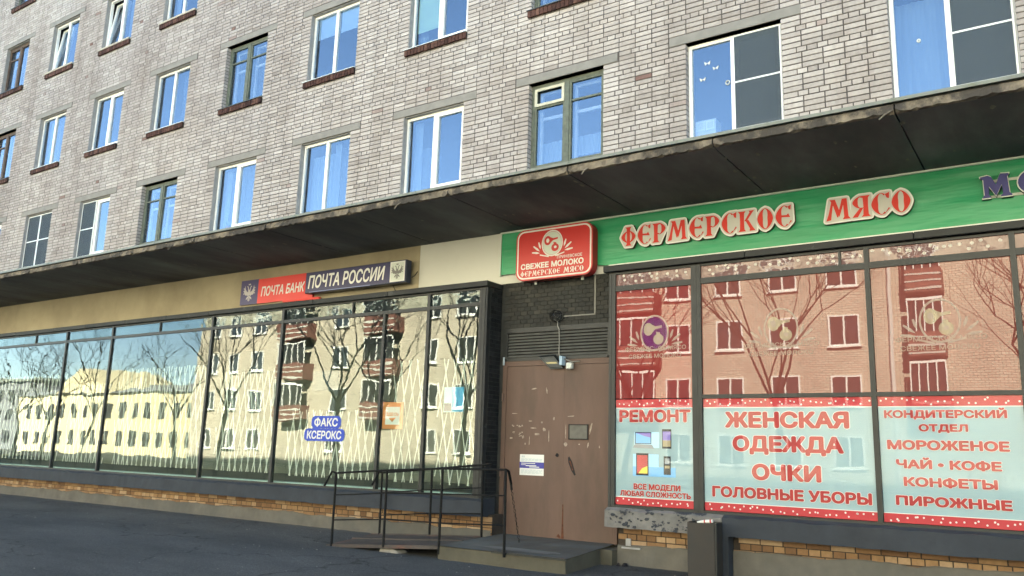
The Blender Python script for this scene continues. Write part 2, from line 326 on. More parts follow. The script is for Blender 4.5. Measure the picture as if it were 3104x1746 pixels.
def farbrick_mat():
    mt, t, out = nodes('far_brick'); v = geo_coord(t); sp = N(t, 'ShaderNodeSeparateXYZ'); L(t, v, sp.inputs[0]); cb = N(t, 'ShaderNodeCombineXYZ')
    ad = N(t, 'ShaderNodeMath', operation='ADD'); L(t, sp.outputs[0], ad.inputs[0]); L(t, sp.outputs[1], ad.inputs[1]); L(t, ad.outputs[0], cb.inputs[0]); L(t, sp.outputs[2], cb.inputs[1])
    bk = N(t, 'ShaderNodeTexBrick'); bk.inputs['Scale'].default_value = 1.0; bk.inputs['Brick Width'].default_value = 0.27; bk.inputs['Row Height'].default_value = 0.1; bk.inputs['Mortar Size'].default_value = 0.014
    bk.inputs['Color1'].default_value = (0.62, 0.57, 0.46, 1); bk.inputs['Color2'].default_value = (0.52, 0.47, 0.37, 1); bk.inputs['Mortar'].default_value = (0.28, 0.25, 0.20, 1)
    L(t, cb.outputs[0], bk.inputs['Vector'])
    col = mixc(t, 1.0, bk.outputs[0], ramp(t, noise(t, geo_coord(t), 0.35, 4), [(0.35, (0.8, 0.8, 0.8)), (0.65, (1, 1, 1))]), 'MULTIPLY')
    b = N(t, 'ShaderNodeBsdfPrincipled'); b.inputs['Roughness'].default_value = 0.9; L(t, col, b.inputs['Base Color']); L(t, b.outputs[0], out.inputs[0]); return mt
M['farbrick'] = farbrick_mat()

# ---------------------------------------------------------------- ground
def gz(x, y):
    t = min(1, max(0, (-5.5 - x) / 3.0)); wall = 0.12 + 0.065 * t
    d = max(0, -0.28 - y)
    return wall + (0.10 - wall) * min(1, d / 1.1) - 0.10 * min(1, max(0, (d - 1.3) / 5.0))
g = MB()
xs = [-400, -160, -80, -50] + [-36 + i * 0.75 for i in range(0, 60)] + [12, 30, 120, 300]
ys = [0.3, -0.1, -0.28, -0.45, -0.65, -0.9, -1.15, -1.4, -1.7, -2.2, -3, -4, -5.5, -7, -9, -11, -14, -18, -30, -80, -300]
random.seed(3)
for y in ys:
    for x in xs: g.v.append((x, y, gz(x, y) + (random.uniform(-0.006, 0.006) if -6 < y < -0.5 and x > -36 else 0)))
nx = len(xs)
for j in range(len(ys) - 1):
    for i in range(nx - 1): g.f.append((j * nx + i, (j + 1) * nx + i, (j + 1) * nx + i + 1, j * nx + i + 1)); g.a.append(0)
tag(g.build('ground', M['asphalt'], smooth=True), kind='structure')
g = MB(); g.box(-400, 300, 0.31, 300, -0.2, 0.05, skip='d'); tag(g.build('terrain', M['asphalt']), kind='structure')
# lawn beyond the pavement (only mirrored in the shop windows)
M['lawn'] = pmat('spring_lawn', (0.085, 0.085, 0.035), 0.95, 0.35, 1.5, 0.5, 8)
g = MB(); g.box(-300, 60, -27.5, -13, -0.3, 0.06, skip='d'); tag(g.build('lawn', M['lawn']), kind='structure')

# grit
gr = MB(); random.seed(11)
for i in range(230):
    x = random.uniform(-20, -0.5); y = -0.5 - abs(random.gauss(0, 2.2)); r = random.uniform(0.003, 0.008)
    if -7.3 < x < -5 and y > -1.7: continue
    z = gz(x, y); gr.hull8([(x - r, y - r, z), (x + r, y - r * .7, z), (x + r, y + r, z), (x - r * .6, y + r, z), (x - r * .5, y - r * .5, z + r), (x + r * .5, y - r * .4, z + r), (x + r * .5, y + r * .5, z + r), (x - r * .4, y + r * .4, z + r)])
tag(gr.build('gravel', M['stone']), label='scattered pale grit lying on the asphalt', kind='stuff')

# ---------------------------------------------------------------- apartment building
U = 0.265; CH = 2.75 / 36; ZT = 7.279; PITCH = 2.65; CX0 = -3.49
B = empty('apartment_building', (-10, 0, 0.15), 'grey brick apartment building with white and green windows above a dark canopy', 'building')
def colx(c): return CX0 - PITCH * (c - 2)
HALF = 2.5 * U + 0.006
JN = 0.0155
def proj(p):
    d = Vector(p) - CAM; a = [sum(RR[i][k] * d[k] for k in range(3)) for i in range(3)]
    if a[2] <= 0.1: return None
    return 512 + a[0] / a[2] * 828.3, 288 + a[1] / a[2] * 828.3, a[2]

XMIN, XMAX = -34.0, 5.2
bricks = []
for j in range(-30, 146):
    z0 = ZT + j * CH; z1 = z0 + CH - 0.015
    hdr = (j % 4 == 1); jm = j % 36
    cuts = []
    for c in range(-1, 14):
        cx = colx(c)
        if jm >= 17: cuts.append((cx - 2.5 * U - 0.0001, cx + 2.5 * U + 0.0001))
        elif jm in (0, 1): cuts.append((cx - 3.5 * U, cx + 3.5 * U))
    cuts.sort(); iv = []; x = XMIN
    for a, b in cuts:
        if a > x: iv.append((x, a))
        x = max(x, b)
    if x < XMAX: iv.append((x, XMAX))
    for a, b in iv:
        js = [a]
        step = U / 2 if hdr else U; off = CX0 + (0.25 * U if hdr else 0.5 * U)
        k = math.ceil((a - off) / step - 1e-4)
        while True:
            q = off + k * step; k += 1
            if q >= b - 1e-4: break
            if q > a + 1e-4: js.append(q)
        js.append(b)
        if len(js) > 2 and js[1] - js[0] < 0.3 * U: js.pop(1)
        if len(js) > 2 and js[-1] - js[-2] < 0.3 * U: js.pop(-2)
        for i in range(len(js) - 1):
            bricks.append((js[i] + JN / 2, js[i + 1] - JN / 2, z0, z1))
random.seed(5)
# which bricks show largest
sc_ = []
for i, (x0, x1, z0, z1) in enumerate(bricks):
    if z0 < 5.15: continue
    p = proj(((x0 + x1) / 2, 0, (z0 + z1) / 2))
    if p and -5 < p[0] < 1029 and -3 < p[1] < 579 and abs(x1 - x0 - (U - JN)) < 0.02: sc_.append((p[2], i))
sc_.sort(); single = set(i for _, i in sc_[:300])
bs = MB(); proto = None
for i, (x0, x1, z0, z1) in enumerate(bricks):
    dy = random.uniform(-0.0025, 0.0025)
    if i in single:
        if proto is None:
            pm = MB(); w_ = U - JN; h_ = CH - 0.015; pm.box(-w_ / 2, w_ / 2, 0, 0.118, 0, h_, skip='b')
            proto = pm.build('brick', M['brick1'], None)
            bm = bmesh.new(); bm.from_mesh(proto.data); bmesh.ops.bevel(bm, geom=[e for e in bm.edges if all(v.co.y < 0.001 for v in e.verts)], offset=0.003, segments=1, affect='EDGES'); bm.to_mesh(proto.data); bm.free()
            me_b = proto.data; bpy.data.objects.remove(proto); proto = True
        o = bpy.data.objects.new('brick', me_b); COL.objects.link(o); o.parent = B
        o.location = Vector(((x0 + x1) / 2, dy, z0)) - B.location
    else:
        k = 0.0012
        bs.box(x0 + random.uniform(-k, k), x1 + random.uniform(-k, k), dy, 0.118, z0, z1, skip='b', val=random.random() ** 0.9)
tag(bs.build('brickwork', M['brick'], B, attr=True), kind='stuff')

# mortar backing with openings
mb = MB(); ztop = 18.6
for r in range(-1, 5):
    zb = ZT + 2.75 * r - 19 * CH; zt_ = ZT + 2.75 * r
    if r == -1: mb.box(XMIN, XMAX, 0.009, 0.16, 4.86, ZT - 19 * CH - 0.0)
    else:
        nxt = ZT + 2.75 * (r + 1) - 19 * CH if r < 4 else ztop
        mb.box(XMIN, XMAX, 0.009, 0.16, zt_, nxt)
        e = [XMIN]
        for c in range(12, -2, -1):
            cx = colx(c); e += [cx - 2.5 * U - 0.013, cx + 2.5 * U + 0.013]
        e.append(XMAX)
        for i in range(0, len(e), 2):
            if e[i + 1] > e[i]: mb.box(e[i], e[i + 1], 0.009, 0.16, zb, zt_)
mb.build('mortar', M['mortar'], B)
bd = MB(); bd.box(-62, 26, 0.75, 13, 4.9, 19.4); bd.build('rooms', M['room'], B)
bd = MB(); bd.box(-62, XMIN - 0.002, 0.0, 0.74, 4.9, 19.4); bd.box(XMAX + 0.002, 26, 0.0, 0.74, 4.9, 19.4); bd.box(XMIN, XMAX, 0.0, 0.74, ztop + 0.002, 19.4); bd.box(-62, 26, 12.99, 13.2, 0, 19.4)
bd.build('side_wall', M['farbrick'], B)

# windows
def frame_rect(mb, x0, x1, z0, z1, t, y0, y1):
    mb.box(x0, x0 + t, y0, y1, z0, z1); mb.box(x1 - t, x1, y0, y1, z0, z1)
    mb.box(x0 + t, x1 - t, y0 + 0.0005, y1 - 0.0005, z0, z0 + t); mb.box(x0 + t, x1 - t, y0 + 0.0005, y1 - 0.0005, z1 - t, z1)

def tilt(mb, zb, y, ang):
    ca, sa = math.cos(ang), math.sin(ang)
    mb.v = [(x, y + (yy - y) * ca + (z - zb) * sa, zb + (z - zb) * ca - (yy - y) * sa) for x, yy, z in mb.v]

def curtain(x0, x1, z0, z1, y, mat, parent, fold=0.09, amp=0.012):
    mb = MB(); n = max(4, int((x1 - x0) / 0.025)); b = 0
    for i in range(n + 1):
        x = x0 + (x1 - x0) * i / n; yy = y + amp * math.sin(x / fold * 6.283) + 0.4 * amp * math.sin(x * 31)
        mb.v += [(x, yy, z0), (x, yy, z1)]
    for i in range(n): mb.f.append((2 * i, 2 * i + 2, 2 * i + 3, 2 * i + 1)); mb.a.append(0)
    return mb.build('curtain', mat, parent, smooth=True)

def window(c, r, style, plaster=False, sill='brick', label=None, cur=None, tiltleft=False, net=''):
    cx = colx(c); zt_ = ZT + 2.75 * (r - 1); zb = zt_ - 19 * CH; x0, x1 = cx - HALF + 0.002, cx + HALF - 0.002
    if c in (0, -1) or c > 11 or r > 4 or (r > 2 and c < 5): simple = True
    else: simple = False
    Y0 = 0.10; FM = {'w': M['pvc'], 'g': M['green_wood'], 'b': M['brown_wood']}[style]
    fb = MB(); t = 0.05
    frame_rect(fb, x0, x1, zb + 0.012, zt_ - 0.012, t, Y0, Y0 + 0.065)
    mx = cx - 0.02
    if style == 'w':
        fb.box(mx - 0.035, mx + 0.035, Y0 + 0.002, Y0 + 0.063, zb + 0.012 + t, zt_ - 0.012 - t)
    else:
        fb.box(mx - 0.04, mx + 0.04, Y0 - 0.008, Y0 + 0.06, zb + 0.012 + t, zt_ - 0.012 - t)
    wn = fb.build('window', FM, B); tag(wn, label)
    # lintel
    lb = MB(); lb.box(cx - 3.5 * U + 0.008, cx + 3.5 * U - 0.008 + 0.03 * math.sin(c * 3 + r), -0.004, 0.2, zt_, zt_ + 2 * CH - 0.012); o = lb.build('lintel', M['lintel'], B); bevel(o, 0.006)
    # panes and sashes
    zl0, zl1 = zb + 0.062, zt_ - 0.062
    leaves = [(x0 + t, mx - 0.035 if style == 'w' else mx - 0.04), (mx + 0.035 if style == 'w' else mx + 0.04, x1 - t)]
    for i, (a, b) in enumerate(leaves):
        s = MB(); st = 0.045 if style == 'w' else 0.035
        opened = tiltleft and i == 0
        if style == 'w' and (i == 1 and c % 2 == 0 or opened):
            frame_rect(s, a + 0.001, b - 0.001, zl0 + 0.001, zl1 - 0.001, st, Y0 - 0.006, Y0 + 0.06)
            if opened: tilt(s, zl0, Y0, 0.11)
            s.build('sash', M['pvc'], wn)
            ga, gb, gc, gd = a + st, b - st, zl0 + st, zl1 - st
        elif style != 'w':
            frame_rect(s, a + 0.001, b - 0.001, zl0 + 0.001, zl1 - 0.001, st, Y0 + 0.004, Y0 + 0.05)
            if i == 0 or style == 'g': s.box(a + st, b - st, Y0 + 0.006, Y0 + 0.048, zl0 + 0.74 * (zl1 - zl0), zl0 + 0.74 * (zl1 - zl0) + 0.03)
            s.build('sash', FM, wn)
            inn = MB(); frame_rect(inn, a + 0.02, b - 0.02, zl0 - 0.01, zl1 - 0.02, 0.05, 0.24, 0.28); inn.box(a + 0.07, b - 0.07, 0.242, 0.278, zl0 + 0.62 * (zl1 - zl0), zl0 + 0.66 * (zl1 - zl0)); inn.build('inner_sash', M['inner_wood'], wn)
            ga, gb, gc, gd = a + st, b - st, zl0 + st, zl1 - st
        else: ga, gb, gc, gd = a, b, zl0, zl1
        p = MB(); p.box(ga, gb, Y0 + 0.028, Y0 + 0.034, gc, gd)
        tx, tz = 0.006 * math.sin(c * 5.1 + r * 2.3 + i * 4), 0.006 * math.sin(c * 2.7 + r * 6.1 + i * 1.7); gm = ((ga + gb) / 2, (gc + gd) / 2)
        p.v = [(x_, y_ + tx * (x_ - gm[0]) + tz * (z_ - gm[1]), z_) for x_, y_, z_ in p.v]
        if opened: tilt(p, zl0, Y0, 0.11)
        p.build('pane', M['glass'], wn)
        if str(i) in net:
            q = MB(); frame_rect(q, a - 0.03, b + 0.03, zl0 - 0.03, zl1 + 0.03, 0.022, Y0 - 0.03, Y0 - 0.012)
            q.box(a - 0.008, b + 0.008, Y0 - 0.028, Y0 - 0.014, (zl0 + zl1) / 2 - 0.01, (zl0 + zl1) / 2 + 0.012); q.build('net_frame', M['pvc'], wn)
            q = MB(); q.box(a - 0.008, b + 0.008, Y0 - 0.022, Y0 - 0.020, zl0 - 0.008, zl1 + 0.008); q.build('insect_net', M['net'], wn)
    if cur:
        for kind, i, f0, f1 in cur:
            a, b = leaves[i]; za, zc = zl0 + f0 * (zl1 - zl0), zl0 + f1 * (zl1 - zl0)
            if kind in ('blind_g', 'blind_b'):
                q = MB(); q.box(a + 0.03, b - 0.02, Y0 + 0.06, Y0 + 0.066, za, zc); q.build('blind', M[kind], wn)
            else: curtain(a - 0.02, b + 0.02, za, zc, 0.34, M[kind], wn)
    hsh = (c * 37 + r * 53) % 7
    if not simple and hsh in (0, 2, 5):           # drawn curtains and things on the sill
        a, b = leaves[0 if hsh else 1]
        curtain(a - 0.02, a + 0.16, zl0 - 0.02, zl1 + 0.02, 0.30, M['curtain'], wn, 0.05, 0.015)
        if hsh: curtain(leaves[1][1] - 0.12, leaves[1][1] + 0.02, zl0 - 0.02, zl1 + 0.02, 0.30, M['lace'], wn, 0.05, 0.015)
    if not simple and hsh in (1, 2, 4):
        q = MB(); xx = cx + (0.3 if hsh == 1 else -0.4); q.tube([(xx, 0.26, zl0 - 0.02), (xx, 0.26, zl0 + 0.10)], 0.04, 8, 0.055); q.build('flower_pot', M['brownred'], wn)
        q = MB(); random.seed(c * 9 + r)
        for _ in range(16):
            a_ = random.uniform(0, 6.28); e_ = random.uniform(0.3, 1.2); ln = random.uniform(0.08, 0.2); dx, dy_, dz_ = math.cos(a_) * math.cos(e_) * ln, math.sin(a_) * math.cos(e_) * ln * .4, math.sin(e_) * ln; o_ = (xx, 0.26, zl0 + 0.10)
            q.poly([o_, (o_[0] + dx * .5 - .012, o_[1] + dy_ * .5, o_[2] + dz_ * .6), (o_[0] + dx, o_[1] + dy_, o_[2] + dz_), (o_[0] + dx * .5 + .012, o_[1] + dy_ * .5, o_[2] + dz_ * .5)])
        q.build('houseplant', M['leaf'], wn)
    if plaster:
        q = MB(); q.box(cx - HALF - 0.0005, cx - HALF + 0.014, 0.004, Y0 - 0.0008, zb + 0.02, zt_ - 0.005); q.build('reveal', M['plaster'], wn)
        q = MB(); q.box(cx - HALF + 0.015, cx + HALF - 0.001, 0.03, Y0 - 0.0008, zt_ - 0.016, zt_ - 0.001); q.build('reveal', M['plaster'], wn)
    # outer sill
    if r == 1:
        q = MB(); q.hull8([(x0 - 0.03, -0.03, zb - 0.028), (x1 + 0.0, -0.03, zb - 0.028), (x1, Y0, zb - 0.002), (x0 - 0.03, Y0, zb - 0.002), (x0 - 0.03, -0.03, zb - 0.018), (x1, -0.03, zb - 0.018), (x1, Y0, zb + 0.010), (x0 - 0.03, Y0, zb + 0.010)])
        q.build('sill_sheet', M['sill_metal'] if style == 'w' else M['sill_dark'], wn)
        return
    sm = {'brick': M['sill_metal'], 'mortar': M['sill_mortar'], 'dark': M['sill_dark']}[sill]
    q = MB(); th = 0.012 if sill != 'mortar' else 0.045
    q.hull8([(x0 - 0.06, -0.065, zb - 0.035), (x1 + 0.02, -0.065, zb - 0.035), (x1 + 0.02, Y0, zb - 0.008), (x0 - 0.06, Y0, zb - 0.008), (x0 - 0.06, -0.065, zb - 0.035 + th), (x1 + 0.02, -0.065, zb - 0.035 + th), (x1, Y0, zb + 0.010), (x0 - 0.06, Y0, zb + 0.010)])
    sl = q.build('window_sill', sm, B)
    near = (c in (3, 4, 5, 6) and r == 2)
    if simple and not near: near = False
    nb = 18; px0, px1 = cx - HALF - 0.045, cx + HALF + 0.02; st = (px1 - px0) / nb; zs = zt_ - 21 * CH + 0.004
    jj = MB(); jj.box(px0 + 0.004, px1 - 0.004, -0.036, -0.0035, zs + 0.004, zb - 0.037); jj.build('sill_bed', M['mortar2'], sl)
    if near:
        pm = MB(); pm.box(-st / 2 + 0.005, st / 2 - 0.005, -0.050, -0.0045, 0, zb - 0.038 - zs); po = pm.build('brick', M['brown1'], None); bevel(po, 0.003); me = po.data; bpy.data.objects.remove(po)
        for k in range(nb):
            o = bpy.data.objects.new('brick', me); COL.objects.link(o); o.parent = sl
            o.location = Vector((px0 + (k + 0.5) * st, random.uniform(-0.003, 0.003), zs + random.uniform(-0.002, 0.002))) - B.location
    else:
        pm = MB()
        for k in range(nb): pm.box(px0 + k * st + 0.005, px0 + (k + 1) * st - 0.005, -0.050 + random.uniform(-0.003, 0.003), -0.0045, zs, zb - 0.038, val=random.random())
        tag(pm.build('brick_course', M['brown'], sl, attr=True), kind='stuff')

WIN = {
 (1, 1): dict(style='w', net='1', label='large white window with a grey insect net on its right half', cur=[('curtain', 0, 0, 1)]),
 (2, 1): dict(style='w', net='1', label='white window with butterfly stickers and an insect net'),
 (3, 1): dict(style='g', label='old green wooden window with a cream vent pane', cur=[('curtain', 0, 0.08, 0.36), ('curtain', 1, 0.12, 0.36)]),
 (4, 1): dict(style='w', plaster=True, cur=[('lace', 0, 0, 0.65)]),
 (5, 1): dict(style='w', plaster=True, cur=[('lace', 1, 0, 0.95), ('curtain', 0, 0, 0.9)]),
 (6, 1): dict(style='w', plaster=True, cur=[('lace', 0, 0, 1), ('lace', 1, 0, 1)]),
 (7, 1): dict(style='g', cur=[('curtain', 0, 0.0, 0.3), ('curtain', 1, 0.0, 0.33)]),
 (8, 1): dict(style='w', plaster=True, net='0', cur=[('lace', 1, 0, 1)]),
 (9, 1): dict(style='w', plaster=True, net='01'),
 (10, 1): dict(style='w', plaster=True, cur=[('lace', 0, 0, 1)]), (11, 1): dict(style='w'),
 (3, 2): dict(style='g', sill='dark', cur=[('lace', 0, 0, 1), ('lace', 1, 0, 1)]),
 (4, 2): dict(style='w', plaster=True, label='white window with a pale green roller blind', cur=[('blind_g', 0, 0.22, 1.0)]),
 (5, 2): dict(style='w', plaster=True, label='white window with half lowered pale blue blinds', cur=[('blind_b', 0, 0.66, 1.0), ('blind_b', 1, 0.66, 1.0)]),
 (6, 2): dict(style='g', sill='dark', cur=[('lace', 0, 0, 0.8), ('lace', 1, 0, 1)]),
 (7, 2): dict(style='w', plaster=True, cur=[('lace', 1, 0, 1)]), (8, 2): dict(style='w', plaster=True), (9, 2): dict(style='w', plaster=True, cur=[('lace', 0, 0, 1)]),
 (10, 2): dict(style='b', sill='dark'), (11, 2): dict(style='w'),
 (7, 3): dict(style='w', plaster=True, sill='mortar'), (8, 3): dict(style='w', plaster=True, sill='mortar', tiltleft=True), (9, 3): dict(style='w', plaster=True, sill='mortar', tiltleft=True),
 (10, 3): dict(style='b', sill='dark', plaster=True), (10, 4): dict(style='g', sill='dark'),
}
for r in range(1, 5):
    for c in range(-1, 13):
        if r == 4 and c < 7: pass
        window(c, r, **WIN.get((c, r), dict(style='w' if (c * 7 + r * 3) % 4 else 'g', plaster=(c + r) % 2 == 0)))
# the cream vent pane of the nearest old window
wo3 = colx(3); zt1 = ZT; zb1 = ZT - 19 * CH
q = MB(); frame_rect(q, wo3 - HALF + 0.06, wo3 - 0.065, zb1 + 1.075, zt1 - 0.075, 0.045, 0.082, 0.105); q.build('vent_frame', M['cream_wood'], B)
# butterfly stickers
cx = colx(2)
bf = MB()
for (bx, bz, s) in ((-0.40, 1.13, 0.045), (-0.28, 1.03, 0.042), (-0.47, 0.90, 0.045)):
    for sg in (-1, 1):
        X = cx + bx; Z = zb1 + bz
        bf.prism([(X, Z), (X + sg * s, Z + s * 0.7), (X + sg * s * 0.9, Z + 0.05 * s), (X + sg * 0.6 * s, Z - s * 0.6)][::sg], 0.122, 0.1245)
bf.build('sticker', M['print_white'], B)
bf = MB(); bf.ring((cx - 0.11, 0.12, zb1 + 0.77), 0.028, 0.008); bf.build('fan_vent', M['pvc2'], B)
# pale box with two small frames behind the glass
bf = MB(); bf.box(cx - 0.62, cx - 0.32, 0.2, 0.42, zb1 + 0.03, zb1 + 0.32); cb_ = bf.build('pale_box', M['pvc2'], B)
bf = MB(); frame_rect(bf, cx - 0.60, cx - 0.48, zb1 + 0.17, zb1 + 0.30, 0.015, 0.19, 0.199); frame_rect(bf, cx - 0.46, cx - 0.34, zb1 + 0.17, zb1 + 0.30, 0.015, 0.19, 0.199); bf.build('box_frame', M['pvc'], cb_)
cx = colx(1); bf = MB(); bf.ring((cx - 0.36, 0.12, zb1 + 0.75), 0.016, 0.009); bf.build('sticker', M['print_white'], B)

# ---------------------------------------------------------------- canopy
YC = -1.975
cn = MB(); cn.hull8([(-62, YC - 0.03, 4.966), (12, YC - 0.03, 4.966), (12, -0.004, 5.09), (-62, -0.004, 5.09), (-62, YC - 0.03, 5.002), (12, YC - 0.03, 5.002), (12, -0.004, 5.12), (-62, -0.004, 5.12)])
canopy = cn.build('canopy', M['flashing'], B)
cn = MB(); cn.box(-62, 12, YC + 0.015, -0.02, 4.951, 4.9655); cn.build('bitumen_layer', M['bitumen'], canopy)
# sheet joints on the flashing
for i in range(26): x = 1.2 - i * 1.22; cn = MB(); cn.box(x, x + 0.02, YC - 0.036, YC - 0.0301, 4.962, 5.004); cn.build('seam', M['flashing'], canopy)
random.seed(21)
x1 = -1.215 + 1.85 * 5
while x1 > -40:
    x0 = x1 - 1.85; n = 40; s = MB()
    for i in range(n + 1):
        x = x0 + 0.008 + (1.834) * i / n; e = 0.5 if i in (0, n) else 1
        zz = 4.862 + (random.uniform(0, 0.020) if random.random() < 0.45 else random.uniform(0.0, 0.006)) + (0.03 if i in (0, n) else 0)
        yy = YC + random.uniform(-0.012, 0.014)
        s.v += [(x, YC + 0.05, 4.862), (x, yy, zz), (x, yy - 0.003, 4.918 + random.uniform(-0.006, 0.006)), (x, YC + random.uniform(-0.006, 0.01), 4.9505), (x, -0.002, 4.862), (x, -0.002, 4.9505)]
    fm = []
    for i in range(n):
        a = i * 6; b = a + 6
        s.f += [(a, b, b + 1, a + 1), (a + 1, b + 1, b + 2, a + 2), (a + 2, b + 2, b + 3, a + 3), (a + 3, b + 3, b + 5, a + 5), (a + 4, b + 4, b, a)]; fm += [1, 1, 1, 1, 0]
    s.f += [(0, 1, 2, 3, 5, 4), tuple(n * 6 + k for k in (4, 5, 3, 2, 1, 0))]; fm += [0, 0]
    s.a = [0] * len(s.f)
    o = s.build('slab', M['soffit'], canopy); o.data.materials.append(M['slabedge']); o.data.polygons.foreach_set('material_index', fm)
    x1 = x0
# flaked patches and cracks on the soffit
fl = MB(); random.seed(31)
for i in range(150):
    x = random.uniform(-26, 0.5); y = random.uniform(-1.7, -0.15)
    if random.random() < 0.55: x = -1.215 - 1.85 * round((-1.215 - x) / 1.85) + random.gauss(0, 0.06)
    r = random.uniform(0.01, 0.035); pts = []
    for k in range(7):
        a = k / 7 * 6.283; rr = r * random.uniform(0.5, 1.2); pts.append((x + rr * math.cos(a) * 0.8, y + rr * math.sin(a) * 1.8, 4.8605))
    fl.poly(pts)
tag(fl.build('flaked_patch', M['soffit_light'], canopy), kind='stuff')
# rebar stubs under the edge
rb = MB()
for x, dx in ((-1.25, -0.10), (-4.62, -0.06), (-7.6, -0.07), (-12.9, -0.05)): rb.tube([(x, YC - 0.01, 4.88), (x + dx * 0.5, YC - 0.05, 4.84), (x + dx, YC - 0.06, 4.79)], 0.008)
rb.build('rebar', M['slabedge'], canopy)

# ---------------------------------------------------------------- fascia
f = MB(); f.box(-62, -8.905, 0.0, 0.3, 4.03, 4.861); fas = f.build('fascia', M['beige'], B)
f = MB(); n = 160; 
for i in range(n):                       # crumbling lower edge of the ochre plaster
    x0 = -26 + (17.0) * i / n; x1_ = -26 + 17.0 * (i + 1) / n
    h = 0.035 + 0.018 * math.sin(i * 0.7) + random.uniform(-0.015, 0.02)
    f.box(x0, x1_, -0.012 - random.uniform(0, 0.008), -0.0005, 4.035, 4.06 + h)
f.build('plaster_edge', M['beige_rough'], fas)
f = MB(); f.box(-8.903, 3.0, 0.0, 0.3, 4.045, 4.861); f.build('fascia', M['white'], B)

# ---------------------------------------------------------------- recess: tiled wall, louvre, door
XL, XR = -7.14, -5.2
f = MB(); f.box(-7.3, -5.1, 0.03, 0.3, 0.1, 4.044); f.build('recess_wall', M['tilebed'], B)
tw = MB(); tw.box(XL, XR, 0.012, 0.0295, 3.335, 4.044); twall = tw.build('tiled_wall', M['tilebed'], B)
random.seed(41); pm = MB(); tw_, th_ = 0.118, 0.064
pm.box(0, tw_ - 0.0035, -0.003, 0.0115, 0, th_ - 0.0035); po = pm.build('tile', M['tile'], None); bevel(po, 0.0015); me = po.data; bpy.data.objects.remove(po)
row = 0; z = 3.338
while z + th_ < 4.05:
    x = XL + 0.002 - (tw_ / 2 if row % 2 else 0)
    while x < XR - 0.02:
        if x >= XL and x + tw_ < XR + 0.03 and random.random() > 0.02:
            o = bpy.data.objects.new('tile', me); COL.objects.link(o); o.parent = twall
            o.location = Vector((x, random.uniform(-0.003, 0.001), z)) - B.location
        x += tw_
    z += th_; row += 1
# louvre
f = MB(); f.box(XL + 0.0, XR, -0.02, 0.0285, 3.262, 3.334); f.box(XL, XL + 0.085, -0.018, 0.0285, 2.86, 3.2615); f.box(XR - 0.16 , XR, -0.018, 0.0285, 2.86, 3.2615); f.box(XL + 0.0855, XR - 0.1605, -0.019, 0.0285, 2.835, 2.885)
lv = f.build('louvre', M['frame'], B)
f = MB(); f.box(XL + 0.086, XR - 0.161, 0.02, 0.0285, 2.886, 3.2615); f.build('louvre_back', M['black'], lv)
M['slat'] = pmat('louvre_slat', (0.085, 0.088, 0.082), 0.6, 0.2, 6, 0.1)
for k in range(8):
    z = 2.893 + k * 0.046; s = MB(); a, b = XL + 0.087, XR - 0.162; w1 = random.uniform(-0.003, 0.003)
    s.hull8([(a, -0.014, z), (b, -0.014, z + w1), (b, 0.012, z + 0.022 + w1), (a, 0.012, z + 0.022), (a, -0.016, z + 0.003), (b, -0.016, z + 0.003 + w1), (b, 0.010, z + 0.032 + w1), (a, 0.010, z + 0.032)])
    s.build('slat', M['slat'], lv)
# door
DX0, DX1, DZ0, DZ1 = -7.13, -5.20, 0.33, 2.834
f = MB(); f.box(DX0, DX0 + 0.07, -0.012, 0.028, DZ0, DZ1); f.box(DX1 - 0.07, DX1, -0.012, 0.028, DZ0, DZ1); f.box(DX0 + 0.0705, DX1 - 0.0705, -0.011, 0.028, DZ1 - 0.075, DZ1)
dr = f.build('metal_door', M['door'], B); tag(dr, 'brown painted steel double door with torn notices and rust streaks')
xm = -6.055
f = MB(); f.box(DX0 + 0.074, xm, -0.003, 0.026, DZ0, DZ1 - 0.08); f.build('door_leaf', M['door'], dr)
f = MB(); f.box(xm + 0.003, DX1 - 0.074, -0.006, 0.026, DZ0, DZ1 - 0.08); f.build('door_leaf', M['door'], dr)
f = MB(); f.box(xm + 0.05, DX1 - 0.08, -0.0072, -0.0062, 2.28, 2.286); f.box(DX0 + 0.08, xm - 0.01, -0.0042, -0.0032, 2.27, 2.275); f.build('weld_seam', M['door'], dr)
f = MB(); f.prism([(xm - 0.012, 0.34), (xm + 0.030, 0.34), (xm + 0.018, 0.55), (xm + 0.016, 0.80), (xm + 0.002, 0.80), (xm - 0.002, 0.6)], -0.0085, -0.0062); f.prism([(xm - 0.09, 0.36), (xm - 0.02, 0.335), (xm - 0.03, 0.37), (xm - 0.06, 0.40)], -0.0045, -0.0032); f.build('rust_patch', M['rust'], dr)
for z in (2.84, 2.30, 1.2):
    f = MB(); f.tube([(DX0 + 0.02, -0.03, z - 0.06), (DX0 + 0.02, -0.03, z + 0.06)], 0.017, 8); f.build('hinge', M['steel'] if z > 2.5 else M['door'], dr)
f = MB(); f.box(-5.965, -5.655, -0.020, -0.0065, 1.695, 1.905); f.build('plaque', pmat('grey_plaque', (0.085, 0.085, 0.075), 0.5, 0.2, 12, 0), dr)
f = MB(); frame_rect(f, -5.967, -5.653, 1.693, 1.907, 0.014, -0.026, -0.0205); f.build('plaque_rim', M['black'], dr)
f = MB(); f.ring((-6.155, -0.010, 1.472), 0.018, 0.01, n=10); f.prism([(-6.165, 1.462), (-6.145, 1.462), (-6.145, 1.482), (-6.165, 1.482)], -0.0095, -0.0065); f.build('keyhole', M['black'], dr)
f = MB(); f.prism([(-5.975, 1.44), (-5.955, 1.46), (-5.915, 1.40), (-5.868, 1.27), (-5.85, 1.21), (-5.868, 1.20), (-5.92, 1.27), (-5.965, 1.37)], -0.0115, -0.0065); f.build('handle_hole', M['black'], dr)
